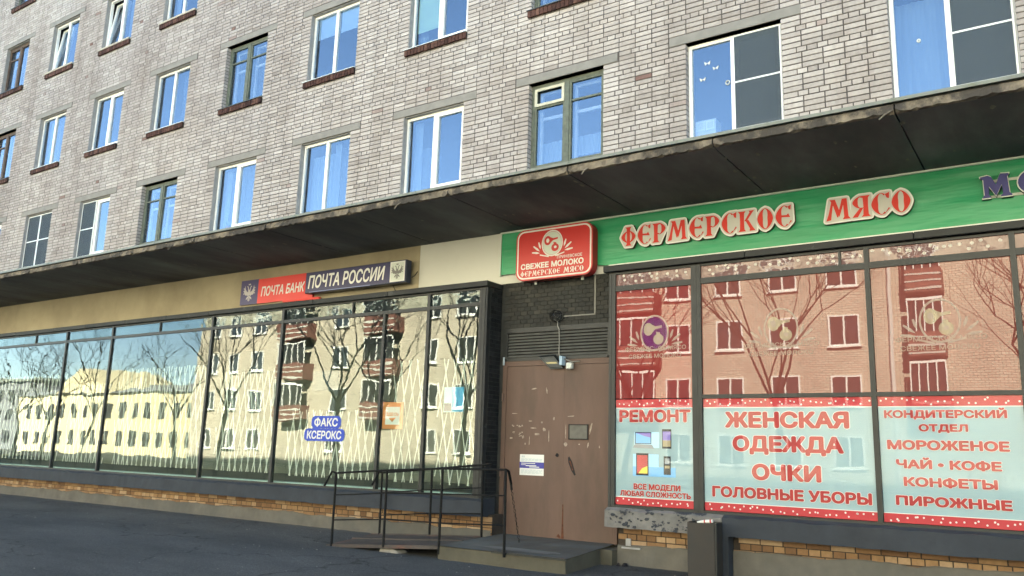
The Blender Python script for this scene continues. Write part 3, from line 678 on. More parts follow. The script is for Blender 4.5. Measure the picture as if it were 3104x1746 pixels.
f = MB(); f.prism([(-5.955, 1.40), (-5.93, 1.40), (-5.885, 1.27), (-5.90, 1.27)], -0.014, -0.012); f.build('lock_plate', M['rust'], dr)
random.seed(51); f = MB()
def blob(x, z, w1, h1, y=-0.0078, n=8, ang=0):
    pts = []
    for k in range(n):
        a = k / n * 6.283; rx, rz_ = w1 * random.uniform(0.6, 1.1), h1 * random.uniform(0.6, 1.1); dx, dz = rx * math.cos(a), rz_ * math.sin(a)
        pts.append((x + dx * math.cos(ang) - dz * math.sin(ang), z + dx * math.sin(ang) + dz * math.cos(ang)))
    f.prism(pts, y, y + 0.0012)
for (x, z, a, b, an) in ((-6.56, 2.42, 0.055, 0.012, 0.15), (-6.35, 2.39, 0.012, 0.05, 0.2), (-6.22, 1.98, 0.014, 0.03, 0), (-6.62, 1.95, 0.03, 0.01, 0), (-5.62, 1.85, 0.015, 0.10, -0.25), (-6.02, 1.80, 0.008, 0.13, 0),
                         (-5.93, 2.02, 0.07, 0.008, 0.05), (-5.66, 1.62, 0.012, 0.05, -0.2), (-6.02, 1.63, 0.03, 0.04, 0), (-6.30, 1.74, 0.01, 0.10, 0), (-6.63, 1.66, 0.008, 0.08, 0), (-6.5, 1.76, 0.05, 0.02, 0),
                         (-6.38, 1.83, 0.03, 0.035, 0), (-6.42, 1.93, 0.02, 0.02, 0), (-6.56, 1.85, 0.07, 0.01, 0), (-6.7, 1.62, 0.012, 0.02, 0), (-6.86, 1.88, 0.10, 0.02, 0), (-6.84, 1.78, 0.08, 0.06, 0), (-6.74, 1.72, 0.02, 0.03, 0), (-6.95, 1.70, 0.03, 0.02, 0), (-6.9, 2.06, 0.06, 0.007, 0), (-5.8, 1.63, 0.015, 0.012, 0), (-5.48, 1.60, 0.01, 0.02, 0)):
    if an == 0 and a > 0.05 and b > 0.015:
        for _ in range(9): blob(x + random.uniform(-a, a), z + random.uniform(-b, b), 0.018, 0.010)
    else: blob(x, z, a, b, ang=an)
tag(f.build('glue_residue', M['glue'], dr), kind='stuff')

# ---------------------------------------------------------------- text helper
from mathutils.geometry import tessellate_polygon
def glyph_mesh(body, offset=0.0, spacing=1.0):
    """flat letters; every outer contour is filled on its own with the holes inside it, a hair apart from its neighbours"""
    cu = bpy.data.curves.new('t', 'FONT'); cu.body = body; cu.size = 1.0; cu.space_character = spacing; cu.resolution_u = 3; cu.fill_mode = 'NONE'
    ob = bpy.data.objects.new('t', cu); COL.objects.link(ob)
    dg = bpy.context.evaluated_depsgraph_get(); dg.update()
    me = bpy.data.meshes.new_from_object(ob.evaluated_get(dg)); co = [v.co.copy() for v in me.vertices]; ed = [tuple(e.vertices) for e in me.edges]
    bpy.data.objects.remove(ob); bpy.data.curves.remove(cu); bpy.data.meshes.remove(me)
    nb = {}
    for p, q in ed: nb.setdefault(p, []).append(q); nb.setdefault(q, []).append(p)
    seen, loops = set(), []
    for s0 in range(len(co)):
        if s0 in seen or s0 not in nb: continue
        lp = [s0]; seen.add(s0); cur = nb[s0]; nxt = (s0 + 1) if (s0 + 1) in cur else cur[0]
        while nxt not in seen:
            seen.add(nxt); lp.append(nxt); c2 = [q for q in nb[nxt] if q not in seen]
            if not c2: break
            nxt = c2[0]
        if len(lp) > 2: loops.append([co[i] for i in lp])
    def area(l_): return 0.5 * sum(l_[i].x * l_[(i + 1) % len(l_)].y - l_[(i + 1) % len(l_)].x * l_[i].y for i in range(len(l_)))
    def inside(p, l_):
        r_ = False
        for i in range(len(l_)):
            a_, b_ = l_[i], l_[i - 1]
            if (a_.y > p.y) != (b_.y > p.y) and p.x < (b_.x - a_.x) * (p.y - a_.y) / (b_.y - a_.y) + a_.x: r_ = not r_
        return r_
    def cross(a_, b_, c_, d_):
        rx, ry, sx_, sy_ = b_.x - a_.x, b_.y - a_.y, d_.x - c_.x, d_.y - c_.y; den = rx * sy_ - ry * sx_
        if abs(den) < 1e-12: return None
        t_ = ((c_.x - a_.x) * sy_ - (c_.y - a_.y) * sx_) / den; u_ = ((c_.x - a_.x) * ry - (c_.y - a_.y) * rx) / den
        return Vector((a_.x + rx * t_, a_.y + ry * t_, 0)) if 1e-6 < t_ < 1 - 1e-6 and 1e-6 < u_ < 1 - 1e-6 else None
    todo, loops = loops, []
    while todo:                                # cut contours that cross themselves into simple ones
        l_ = todo.pop(); n_ = len(l_); hit = None
        for i in range(n_):
            for j in range(i + 2, n_):
                if i == 0 and j == n_ - 1: continue
                P_ = cross(l_[i], l_[(i + 1) % n_], l_[j], l_[(j + 1) % n_])
                if P_: hit = (i, j, P_); break
            if hit: break
        if hit:
            i, j, P_ = hit; todo += [[P_] + l_[i + 1:j + 1], l_[:i + 1] + [P_.copy()] + l_[j + 1:]]
        elif len(l_) > 2 and abs(area(l_)) > 1e-5: loops.append(l_)
    ar = [area(l_) for l_ in loops]; sg = math.copysign(1, max(ar, key=abs))
    outs = [i for i in range(len(loops)) if ar[i] * sg > 0]; groups = {i: [loops[i]] for i in outs}
    for i in range(len(loops)):
        if ar[i] * sg < 0:
            best = [o for o in outs if all(inside(p, loops[o]) for p in loops[i][::2])]
            if not best and len(loops[i]) > 8: groups[i] = [loops[i]]; outs.append(i)
            elif not best: pass
            else: groups[min(best, key=lambda o: abs(ar[o]))].append(loops[i])
    vs, fs = [], []
    for k, i in enumerate(outs):
        off = len(vs); flatl = [p for l_ in groups[i] for p in l_]; vs += [Vector((p.x, p.y, 0.0016 * (k % 3))) for p in flatl]
        for t_ in tessellate_polygon([[Vector((p.x, p.y, 0)) for p in l_] for l_ in groups[i]]): fs.append(tuple(off + q for q in t_))
    return vs, fs

def text(name, body, x0, x1, z0, z1, y, mat, parent, bold=0.025, outline=0.0, omat=None, slant=0.0, depth=0.0, spacing=1.0, dz=0.0):
    vs, fs = glyph_mesh(body, 0.0, spacing)
    mnx = min(v.x for v in vs); mxx = max(v.x for v in vs)
    cap, _ = glyph_mesh('Н', 0.0); mny = min(v.y for v in cap); mxy = max(v.y for v in cap)
    def put(r, yy, nm, mt):
        # a bold face from shifted copies of the regular one, each a hair apart in depth
        sx = (x1 - x0) / (mxx - mnx + 2 * bold); sz = (z1 - z0) / (mxy - mny + 2 * bold); b = MB(); k = 0
        for i in range(8 if r else 1):
            ox, oy = (r * math.cos(i * math.pi / 4), r * math.sin(i * math.pi / 4)) if r else (0, 0); o_ = len(b.v)
            b.v += [(x0 + (v.x - mnx + bold + ox) * sx + (v.y - mny) * sz * slant, yy + 0.00018 * i + v.z, z0 + (v.y - mny + bold + oy) * sz) for v in vs]
            b.f += [tuple(q + o_ for q in f_) for f_ in fs]
        b.a = [0] * len(b.f); return b.build(nm, mt, parent)
    o = put(bold, y, name, mat)
    if outline: put(bold + outline, y + 0.0040, 'letter_outline', omat)
    return o

def disc_pts(x, z, rx, rz=None, n=14):
    rz = rz or rx; return [(x + rx * math.cos(2 * math.pi * k / n), z + rz * math.sin(2 * math.pi * k / n)) for k in range(n)]

def eagle(cx, cz, h, y, mat, parent):
    S = h / 2; P = MB()
    for sg in (-1, 1):
        def q(pts, dy=0): P.poly([(cx + sg * x * S, y - dy, cz + z * S) for x, z in (pts if sg > 0 else pts[::-1])])
        q([(0.10, -0.25), (0.22, 0.05), (0.40, 0.12), (0.62, 0.40), (0.72, 0.80), (0.80, 0.40), (0.84, 0.05), (0.74, -0.18), (0.60, -0.30), (0.40, -0.28), (0.28, -0.42)])
        q([(0.05, 0.30), (0.16, 0.62), (0.30, 0.74), (0.42, 0.62), (0.28, 0.60), (0.24, 0.48), (0.20, 0.22), (0.10, 0.05)], 0.0006)
        q([(0.02, -0.35), (0.18, -0.42), (0.42, -0.60), (0.46, -0.80), (0.30, -0.74), (0.16, -0.60), (0.16, -0.90), (0.02, -1.0)], 0.0004)
        for k in range(3): q([(0.86, 0.55 - 0.28 * k), (0.98, 0.50 - 0.30 * k), (0.90, 0.36 - 0.28 * k), (0.80, 0.40 - 0.26 * k)], 0.0002)
        q([(0.08, 0.84), (0.20, 0.80), (0.18, 0.92), (0.10, 0.98)], 0.0002)
    P.poly([(cx + x * S, y - 0.0008, cz + z * S) for x, z in [(-0.18, 0.2), (-0.2, -0.2), (0, -0.45), (0.2, -0.2), (0.18, 0.2), (0, 0.3)]])
    P.poly([(cx + x * S, y - 0.0008, cz + z * S) for x, z in [(-0.1, 0.8), (0.1, 0.8), (0.12, 0.98), (0, 0.92), (-0.12, 0.98)]])
    return P.build('eagle_emblem', mat, parent)

def logo(cx, cz, w, h, y, line, fill, parent, inner, pale):
    """oval with a ham and a milk jug between two pairs of wheat ears; w = total width"""
    rx, rz_ = w * 0.26, h * 0.5
    P = MB(); n = 28
    for k in range(n):
        a0, a1 = 2 * math.pi * k / n, 2 * math.pi * (k + 1) / n
        P.poly([(cx + rx * math.cos(a0), y, cz + rz_ * math.sin(a0)), (cx + rx * math.cos(a1), y, cz + rz_ * math.sin(a1)), (cx + rx * 0.9 * math.cos(a1), y, cz + rz_ * 0.9 * math.sin(a1)), (cx + rx * 0.9 * math.cos(a0), y, cz + rz_ * 0.9 * math.sin(a0))])
    for sg in (-1, 1):
        for (bx, bz, ang, ln) in ((0.285, -0.18, 72, 0.16), (0.305, -0.26, 38, 0.20), (0.30, -0.33, 8, 0.20)):
            a = D2R(ang); x0, z0 = cx + sg * bx * w, cz + bz * h; Lw = ln * w; th = 0.022 * w
            dx, dz = math.cos(a) * sg, math.sin(a); px, pz = -dz, dx
            P.poly([(x0, y, z0), (x0 + dx * Lw * .4 + px * th, y, z0 + dz * Lw * .4 + pz * th), (x0 + dx * Lw + px * th * .6, y, z0 + dz * Lw + pz * th * .6), (x0 + dx * Lw - px * th * .6, y, z0 + dz * Lw - pz * th * .6), (x0 + dx * Lw * .4 - px * th, y, z0 + dz * Lw * .4 - pz * th)][::sg])
        P.poly([(cx + sg * 0.08 * w, y, cz - 0.47 * h), (cx + sg * 0.30 * w, y, cz - 0.38 * h), (cx + sg * 0.30 * w, y, cz - 0.42 * h), (cx + sg * 0.08 * w, y, cz - 0.52 * h)][::sg])
    P.build('logo_outline', line, parent)
    if inner:
        Q = MB(); Q.poly([(px, y + 0.0006, pz) for px, pz in disc_pts(cx, cz, rx * 0.88, rz_ * 0.88, 24)]); Q.build('logo_oval', inner, parent)
    Q = MB()
    hx, hz = cx - rx * 0.42, cz + rz_ * 0.22
    Q.poly([(px, y - 0.0006, pz) for px, pz in disc_pts(hx, hz, rx * 0.34, rz_ * 0.36, 14)])
    Q.poly([(hx + rx * .1, y - 0.0008, hz + rz_ * .30), (hx + rx * .5, y - 0.0008, hz + rz_ * .14), (hx + rx * 0.95, y - 0.0008, hz + rz_ * .18), (hx + rx * 0.95, y - 0.0008, hz + rz_ * .05), (hx + rx * .5, y - 0.0008, hz - rz_ * .02), (hx + rx * .2, y - 0.0008, hz - rz_ * .26)][::-1])
    jx, jz = cx + rx * 0.28, cz - rz_ * 0.35
    Q.poly([(px, y - 0.0006, pz) for px, pz in disc_pts(jx, jz, rx * 0.36, rz_ * 0.30, 14)])
    Q.poly([(jx - rx * .12, y - 0.0008, jz + rz_ * .1), (jx - rx * .16, y - 0.0008, jz + rz_ * .42), (jx + rx * .12, y - 0.0008, jz + rz_ * .36), (jx + rx * .14, y - 0.0008, jz + rz_ * .1)][::-1])
    Q.build('logo_figure', fill, parent)
    Q = MB(); Q.poly([(px, y - 0.0012, pz) for px, pz in disc_pts(hx, hz, rx * 0.15, rz_ * 0.17, 10)]); Q.poly([(px, y - 0.0012, pz) for px, pz in disc_pts(jx + rx * 0.02, jz + rz_ * .02, rx * 0.13, rz_ * 0.10, 10)]); Q.build('logo_detail', pale, parent)

#--PART2--
# ---------------------------------------------------------------- storefronts
SY = -0.33
def storefront(name, label, loc, xs, X0, X1, cap, ztr, mids, zbot, panes_mat, top_mat, lowbar=None):
    root = empty(name, loc, label, 'shop window')
    f = MB(); W = 0.028
    for i, x in enumerate(xs):
        top = cap[0] - 0.002
        f.box(x - W, x + W, SY - 0.022, SY + 0.05, zbot, top)
    f.box(X0, X1, SY - 0.018, SY + 0.046, ztr[0], ztr[1]); f.box(X0, X1, SY - 0.017, SY + 0.045, zbot - 0.03, zbot + 0.012); f.box(X0, X1, SY - 0.019, SY + 0.044, cap[0] - 0.03, cap[0] - 0.002)
    for x in mids: f.box(x - 0.014, x + 0.014, SY - 0.016, SY + 0.043, ztr[1], cap[0] - 0.03)
    if lowbar: f.box(lowbar[0], X1, SY - 0.020, SY + 0.042, lowbar[1], lowbar[2])
    o = f.build('frame', M['frame'], root)
    ups = sorted(xs + mids)
    for i in range(len(ups) - 1):
        p = MB(); p.box(ups[i] + 0.012, ups[i + 1] - 0.012, SY + 0.006, SY + 0.012, ztr[1] - 0.002, cap[0] - 0.028); p.build('pane', top_mat(i) if callable(top_mat) else top_mat, root)
    return root

# left: the post office
LX = [-29.0, -25.9, -22.75, -19.15, -17.28, -13.82, -11.79, -8.37, -7.345]
SF = storefront('glazed_storefront', 'long mirrored shop window in dark metal frames left of the brown door', (-15, SY, 0.85), LX, -29.0, -7.33, (3.945, 4.032), (3.665, 3.722), [-27.4, -24.3, -20.56, -15.56, -10.05], 0.845, None, M['wavyglass'])
lo = sorted(LX + [-9.31])
random.seed(61)
for i in range(len(lo) - 1):
    a, b = lo[i] + 0.024, lo[i + 1] - 0.024
    p = MB(); dy = random.uniform(-0.0015, 0.0015); tw2 = random.uniform(-0.004, 0.004)
    p.hull8([(a, SY + 0.006 + dy, 0.852), (b, SY + 0.006 - dy, 0.852), (b, SY + 0.012 - dy, 0.852), (a, SY + 0.012 + dy, 0.852), (a, SY + 0.006 + dy + tw2, 3.667), (b, SY + 0.006 - dy + tw2, 3.667), (b, SY + 0.012 - dy + tw2, 3.667), (a, SY + 0.012 + dy + tw2, 3.667)])
    p.build('pane', M['shopglass'], SF)
f = MB(); f.box(-9.31 - 0.026, -9.31 + 0.026, SY - 0.021, SY + 0.05, 0.85, 3.664); f.build('mullion', M['frame'], SF)
# end post, cap strips, side cheek
f = MB(); f.box(-7.33, -7.215, SY - 0.03, SY + 0.06, 0.79, 3.943); f.build('end_post', M['frame2'], SF)
f = MB(); f.box(-7.30, -7.255, SY - 0.037, SY - 0.0305, 0.80, 3.93); f.build('angle_strip', M['steel'] if False else M['frame'], SF)
random.seed(62); x = -29.4
while x < -7.6:
    x1_ = min(x + random.uniform(1.3, 1.8), -7.19); f = MB(); dz = random.uniform(-0.006, 0.006)
    if x1_ > -7.9: x1_ = -7.19
    f.box(x + 0.006, x1_, SY - 0.085, -0.0005, 3.947 + dz, 4.032 + dz * 0.5); o = f.build('cap_strip', M['frame2'], SF); bevel(o, 0.006); x = x1_
f = MB(); f.box(-7.24, -7.216, SY + 0.0605, 0.011, 0.60, 3.943); ck = f.build('side_cheek', M['tilebed'], SF)
random.seed(63); f = MB(); z = 0.86; row = 0
while z < 3.9:
    y = -0.26 - (0.06 if row % 2 else 0)
    while y < 0.0:
        y1_ = min(y + 0.112, 0.01); y0_ = max(y, -0.265)
        if y1_ - y0_ > 0.02: f.box(-7.2158, -7.2065 + random.uniform(-0.002, 0.002), y0_, y1_, z, z + 0.058, val=random.random())
        y += 0.118
    z += 0.064; row += 1
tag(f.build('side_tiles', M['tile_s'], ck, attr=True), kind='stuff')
# inner sill board
f = MB(); f.box(-28.9, -7.4, SY + 0.055, -0.02, 0.80, 0.872); f.build('sill_board', pmat('pale_sill_board', (0.42, 0.55, 0.55), 0.4, 0.1, 2, 0), SF)
# right: the shop
RX = [-5.10, -3.885, -1.85, -0.40, 1.65, 3.6]
SR = storefront('glazed_storefront', 'red filmed shop window in dark metal frames right of the brown door', (-2.5, SY, 0.85), RX, -5.13, 3.63, (3.955, 4.052), (3.69, 3.765), [-2.144, 0.55], 0.852, None, M['pinkfilm'], (-3.86, 2.225, 2.272))
f = MB(); f.box(-5.165, -5.129, SY - 0.026, SY + 0.06, 0.80, 3.953); f.box(-3.985, -3.914, SY - 0.024, SY + 0.04, 0.845, 3.95); f.build('post', M['frame'], SR)
random.seed(64); x = -5.235
while x < 3.7:
    x1_ = min(x + random.uniform(1.6, 2.4), 3.75); f = MB(); dz = random.uniform(-0.005, 0.005)
    f.box(x + 0.004, x1_, SY - 0.085, -0.0005, 3.957 + dz, 4.045); o = f.build('cap_strip', M['frame2'], SR); bevel(o, 0.006); x = x1_
bnd = [(-5.07, -3.99), (-3.855, -1.88), (-1.82, -0.43), (-0.37, 1.62), (1.68, 3.57)]
for i, (a, b) in enumerate(bnd):
    p = MB(); p.box(a, b, SY + 0.006, SY + 0.012, 2.235, 3.70); p.build('pane', M['redfilm1'] if i == 0 else M['redfilm'], SR)
    p = MB(); p.box(a, b, SY - 0.004, SY + 0.002, 0.862, 2.226); p.build('pane', M['printglass'], SR)
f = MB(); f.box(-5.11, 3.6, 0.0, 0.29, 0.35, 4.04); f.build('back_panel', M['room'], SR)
f = MB(); f.box(-5.128, -5.105, SY + 0.061, 0.011, 0.60, 3.953); f.build('side_cheek', M['tilebed'], SR)
M['decal'] = netmat('pale_decal', (0.50, 0.40, 0.33), 0.65)
M['decal_y'] = netmat('pale_figure_decal', (0.60, 0.52, 0.36), 0.5)
M['dotdecal'] = netmat('white_dot_decal', (0.66, 0.62, 0.56), 0.75)
M['decal_p'] = netmat('plum_decal', (0.16, 0.04, 0.16), 0.6)
random.seed(65)
dd = MB()
for a, b in [(-5.06, -3.99), (-3.855, -2.165), (-2.125, -0.43), (-0.37, 0.5)]:
    n = int((b - a) / 0.13)
    for k in range(n):
        for rr in range(2 if random.random() < 0.6 else 1):
            px, pz = a + 0.06 + (k + random.uniform(0.1, 0.9)) * (b - a - 0.1) / n, (3.79 + 0.05 if rr else 3.88) + random.uniform(-0.03, 0.03)
            dd.poly([(q[0], SY + 0.0045, q[1]) for q in disc_pts(px, min(3.915, pz), 0.021, 0.019, 10)])
tag(dd.build('polka_dots', M['dotdecal'], SR), kind='stuff')
def pane_logo(cx, cz, w, tx0, tx1, z1, z2):
    d = empty('window_decal', (cx, SY, cz), None, 'decal', 'pale farm shop decals on the red window film')
    h = w * 0.62
    logo(cx, cz, w, h, SY + 0.003, M['decal'], M['decal_y'], d, M['decal_p'] if cx < -4 else None, M['decal'])
    text('lettering', 'ФЕРМЕРСКОЕ МЯСО', tx0, tx1, z1, z1 + 0.055, SY + 0.0005, M['cream'], d, 0.014); text('lettering', 'СВЕЖЕЕ МОЛОКО', tx0 + 0.05, tx1 - 0.07, z2, z2 + 0.055, SY + 0.0005, M['cream'], d, 0.014); return d
tag(pane_logo(-4.51, 3.09, 0.78, -4.93, -4.07, 2.86, 2.76), 'pale oval farm shop decal on the narrow bright red pane nearest the door')
tag(pane_logo(-2.86, 3.06, 0.80, -3.30, -2.42, 2.83, 2.73), 'pale oval farm shop decal on the widest red pane')
tag(pane_logo(-1.14, 3.04, 0.80, -1.60, -0.70, 2.82, 2.72), 'pale oval farm shop decal on the red pane under the green banner end')

# ledges under the glass
def ledge(name, label, x0, x1, mt, z0=0.575, z1=0.825, seed=1):
    random.seed(seed); n = max(4, int((x1 - x0) / 0.12)); s = MB()
    for i in range(n + 1):
        x = x0 + (x1 - x0) * i / n; j = lambda a: random.uniform(-a, a)
        s.v += [(x, SY - 0.11 + j(.004), z0 + j(.006)), (x, SY - 0.105 + j(.004), z1 - 0.035 + j(.008)), (x, SY - 0.03, z1 + j(.003)), (x, SY + 0.2, z1), (x, SY + 0.2, z0)]
    for i in range(n):
        a = i * 5; b = a + 5
        for k in range(5): k2 = (k + 1) % 5; s.f.append((a + k, b + k, b + k2, a + k2))
    s.f += [(4, 3, 2, 1, 0)[::-1], tuple(n * 5 + k for k in (4, 3, 2, 1, 0))]; s.a = [0] * len(s.f)
    return tag(s.build(name, mt), label, 'ledge')
ledge('window_ledge', 'long navy painted concrete ledge under the mirrored post office window', -29.3, -7.13, M['ledge'], seed=2)
ledge('window_ledge', 'dark painted ledge under the women clothing and confectionery posters', -3.60, 4.0, M['ledge'], 0.585, 0.835, seed=4)
l3 = ledge('window_ledge', 'crumbling bare concrete ledge under the phone repair poster', -5.17, -3.605, M['ledge_raw'], 0.585, 0.832, seed=6)
# rough chips on the broken ledge
random.seed(66); ch = MB()
for i in range(45):
    x = random.uniform(-5.16, -3.95); z = random.uniform(0.60, 0.80); r = random.uniform(0.008, 0.028); y = SY - 0.112
    pts = [(x + r * random.uniform(0.6, 1.3) * math.cos(a), z + r * random.uniform(0.4, 1.0) * math.sin(a)) for a in (0, 1, 2.1, 3.1, 4.2, 5.2)]
    ch.prism(pts, y - random.uniform(0.002, 0.012), y + 0.01)
tag(ch.build('paint_flakes', M['ledge'], l3), kind='stuff')
f = MB(); f.box(-3.64, -3.53, SY - 0.10, -0.1, 0.05, 0.5845); tag(f.build('drain_leg', M['ledge']), 'dark vertical concrete leg beside the steel bin', 'pillar')

# ochre brick plinths
def plinth(label, x0, x1, z1, limit_x, seed, yb=-0.28, loc=None):
    random.seed(seed)
    root = empty('brick_plinth', loc or ((x0 + x1) / 2, yb, 0.15), label, 'wall')
    f = MB(); f.box(x0 + 0.001, x1 - 0.001, yb + 0.007, 0.0, 0.05, z1 + 0.03); f.build('mortar', M['mortar2'], root)
    st = MB(); hs = CH - 0.010; rows = 4; Ls, Lh = 0.252, 0.121
    mes = {}
    for k, ln in (('s', Ls), ('h', Lh), ('q', 0.185)):
        p = MB(); p.box(-ln / 2, ln / 2, 0, 0.006, 0, hs, skip='b'); o = p.build('brick', M['tan1'], None); me = o.data; bpy.data.objects.remove(o)
        bm = bmesh.new(); bm.from_mesh(me); bmesh.ops.bevel(bm, geom=[e for e in bm.edges if all(v.co.y < 0.001 for v in e.verts)], offset=0.003, segments=1, affect='EDGES'); bm.to_mesh(me); bm.free(); mes[k] = (me, ln)
    for r in range(rows):
        z = z1 - (r + 1) * CH + 0.006; x = x1 - 0.004; first = True
        while x > x0 + 0.10:
            k = ('q' if first and r % 2 == 0 else 'h') if r % 2 == 1 or (first and r == 2) else ('s' if random.random() > 0.08 else 'h')
            if first and r % 2 == 1: k = 'q'
            first = False
            me, ln = mes[k]
            if x - ln < x0: break
            xc = x - ln / 2; x -= ln + 0.012
            dy = random.uniform(-0.005, 0.003)
            if xc > limit_x and r < 3 and -1 < (proj((xc, yb, z)) or (-9, 0))[0] < 1060:
                o = bpy.data.objects.new('brick', me); COL.objects.link(o); o.parent = root; o.location = Vector((xc, yb + dy, z)) - root.location
            else: st.box(xc - ln / 2, xc + ln / 2, yb + dy, yb + 0.007, z, z + hs, skip='b', val=random.random())
    if st.f: tag(st.build('brickwork', M['tan'], root, attr=True), kind='stuff')
    return root
def render_base(x0, x1, top, seed, y=-0.297, amp=0.02, mat='render'):
    random.seed(seed); n = int((x1 - x0) / 0.09); s = MB(); h = 0
    for i in range(n + 1):
        x = x0 + (x1 - x0) * i / n; h = 0.8 * h + random.uniform(-amp, amp) * 0.6; t = top(x) + h; g0 = gz(x, y) - 0.06
        s.v += [(x, y - 0.012 + random.uniform(-.006, .004), g0), (x, y + random.uniform(-.004, .004), t - 0.015), (x, y + 0.017, t)]
    for i in range(n):
        a = i * 3; s.f += [(a, a + 3, a + 4, a + 1), (a + 1, a + 4, a + 5, a + 2)]; s.a += [0, 0]
    return s, n
pl = plinth('low ochre brick plinth beneath the long post office window', -29.0, -7.05, 0.572, -15.6, 71)
s, n = render_base(-29.0, -7.06, lambda x: 0.385 - 0.0 + (0.02 if x > -9 else 0) * math.sin(x * 5), 72); s.build('cement_base', M['render'], pl)
pr = plinth('short ochre brick plinth with white scuffs between the step and the steel bin', -5.05, -3.66, 0.582, -9, 73)
s, n = render_base(-5.05, -3.66, lambda x: 0.375 + 0.02 * math.sin(x * 4), 74); s.build('cement_base', M['render'], pr)
f = MB(); f.box(-4.93, -4.86, -0.305, -0.288, 0.36, 0.45); f.box(-4.98, -4.72, -0.325, -0.30, 0.325, 0.345); f.build('white_scuff', M['plaster'], pr)
pr2 = plinth('ochre brick plinth right of the steel bin at the photo corner', -3.52, 3.8, 0.585, -9, 75)
s, n = render_base(-3.52, 3.8, lambda x: 0.43 + 0.012 * (x + 3.5) + 0.008 * math.sin(x * 9), 76); s.build('cement_base', M['render'], pr2)
# dark crumbs of moss hanging beneath the ledge
# ---------------------------------------------------------------- shop posters
def band(x0, x1, z0, z1, y, parent, seed):
    b = MB(); b.box(x0, x1, y - 0.001, y, z0, z1); b.build('red_band', M['postred'], parent)
    random.seed(seed); d = MB(); n = int((x1 - x0) / 0.062)
    for k in range(n):
        px = x0 + 0.02 + (k + random.random()) * (x1 - x0 - 0.04) / n; pz = random.uniform(z0 + 0.018, z1 - 0.018); d.poly([(q[0], y - 0.0022, q[1]) for q in disc_pts(px, pz, 0.0105, 0.0105, 8)])
    tag(d.build('dots', M['print_white'], parent), kind='stuff')
PY = -0.319
def poster(label, x0, x1, lines, seed):
    p = MB(); p.box(x0, x1, PY + 0.0005, PY + 0.0035, 0.870, 2.222); o = p.build('poster', M['poster'], empty('poster', ((x0 + x1) / 2, PY, 0.87), label, 'poster')); root = o.parent; o.name = 'sheet'
    band(x0, x1, 2.115, 2.222, PY - 0.0005, root, seed); band(x0, x1, 0.870, 0.965, PY - 0.0005, root, seed + 1)
    q = MB(); q.box(x0, x1, PY - 0.0012, PY, 2.106, 2.1145); q.box(x0, x1, PY - 0.0012, PY, 0.9655, 0.973); q.build('white_line', M['print_white'], root)
    for body, a, b, z, h in lines:
        text('lettering', body, a, b, z, z + h, PY - 0.0085, M['letter_red2'], root, 0.055, 0.030, M['print_white'])
    return root
p1 = poster('pale blue phone repair poster with pictures of a laptop and phones', -5.068, -3.992, [('РЕМОНТ', -5.02, -3.985 - 0.035, 1.925, 0.165), ('ВСЕ МОДЕЛИ', -4.81, -4.165, 1.072, 0.075), ('ЛЮБАЯ СЛОЖНОСТЬ', -5.0, -4.03, 0.985, 0.07)], 81)
p2 = poster('pale blue poster advertising womens clothes, glasses and hats', -3.853, -1.882, [('ЖЕНСКАЯ', -3.58, -2.13, 1.865, 0.195), ('ОДЕЖДА', -3.49, -2.20, 1.585, 0.19), ('ОЧКИ', -3.26, -2.46, 1.255, 0.19), ('ГОЛОВНЫЕ УБОРЫ', -3.755, -1.93, 1.035, 0.13)], 83)
p3 = poster('pale blue poster listing sweets, ice cream, tea and coffee', -1.818, -0.432, [('КОНДИТЕРСКИЙ', -1.76, -0.58, 1.985, 0.088), ('ОТДЕЛ', -1.42, -0.945, 1.842, 0.080), ('МОРОЖЕНОЕ', -1.745, -0.58, 1.645, 0.105), ('ЧАЙ • КОФЕ', -1.665, -0.665, 1.445, 0.098), ('КОНФЕТЫ', -1.60, -0.715, 1.258, 0.100), ('ПИРОЖНЫЕ', -1.69, -0.60, 1.055, 0.105)], 85)
q = MB(); q.box(-0.37, 1.62, PY, PY + 0.003, 0.87, 2.222); tag(q.build('poster', M['poster']), 'blank pale blue poster at the right edge of the photo', 'poster')
# pictures on the repair poster
def pic(name, pts, mt, dy=0.0): b = MB(); b.prism(pts, PY - 0.0035 - dy, PY - 0.0025 - dy); return b.build(name, mt, p1)
def rect(a, b, c, d): return [(a, c), (b, c), (b, d), (a, d)]
skyb = flat('picture_blue', (0.16, 0.40, 0.68)); dk = flat('picture_dark', (0.02, 0.025, 0.03)); gd = flat('picture_gold', (0.30, 0.26, 0.16)); vio = flat('picture_violet', (0.20, 0.16, 0.45)); yel = flat('picture_yellow', (0.62, 0.50, 0.05)); gy = flat('picture_grey', (0.22, 0.25, 0.27))
pic('picture_field', rect(-4.82, -4.23, 1.24, 1.36), skyb); pic('picture_field', rect(-4.82, -4.46, 1.36, 1.52), flat('picture_pale', (0.30, 0.55, 0.74))); pic('picture_field', rect(-4.80, -4.45, 1.60, 1.80), flat('picture_pale2', (0.36, 0.60, 0.76)))
pic('laptop', [(-4.82, 1.60), (-4.52, 1.59), (-4.55, 1.64), (-4.79, 1.645)], gy, 0.001); pic('laptop_screen', rect(-4.79, -4.56, 1.648, 1.80), dk, 0.001); pic('laptop_screen', rect(-4.78, -4.57, 1.657, 1.79), skyb, 0.002); pic('laptop_screen', [(-4.78, 1.79), (-4.57, 1.79), (-4.57, 1.73), (-4.66, 1.75)], vio, 0.003)
pic('phone', rect(-4.41, -4.285, 1.595, 1.84), dk, 0.001); pic('phone_screen', rect(-4.40, -4.295, 1.70, 1.81), vio, 0.002); pic('phone_screen', rect(-4.40, -4.295, 1.62, 1.70), gd, 0.002)
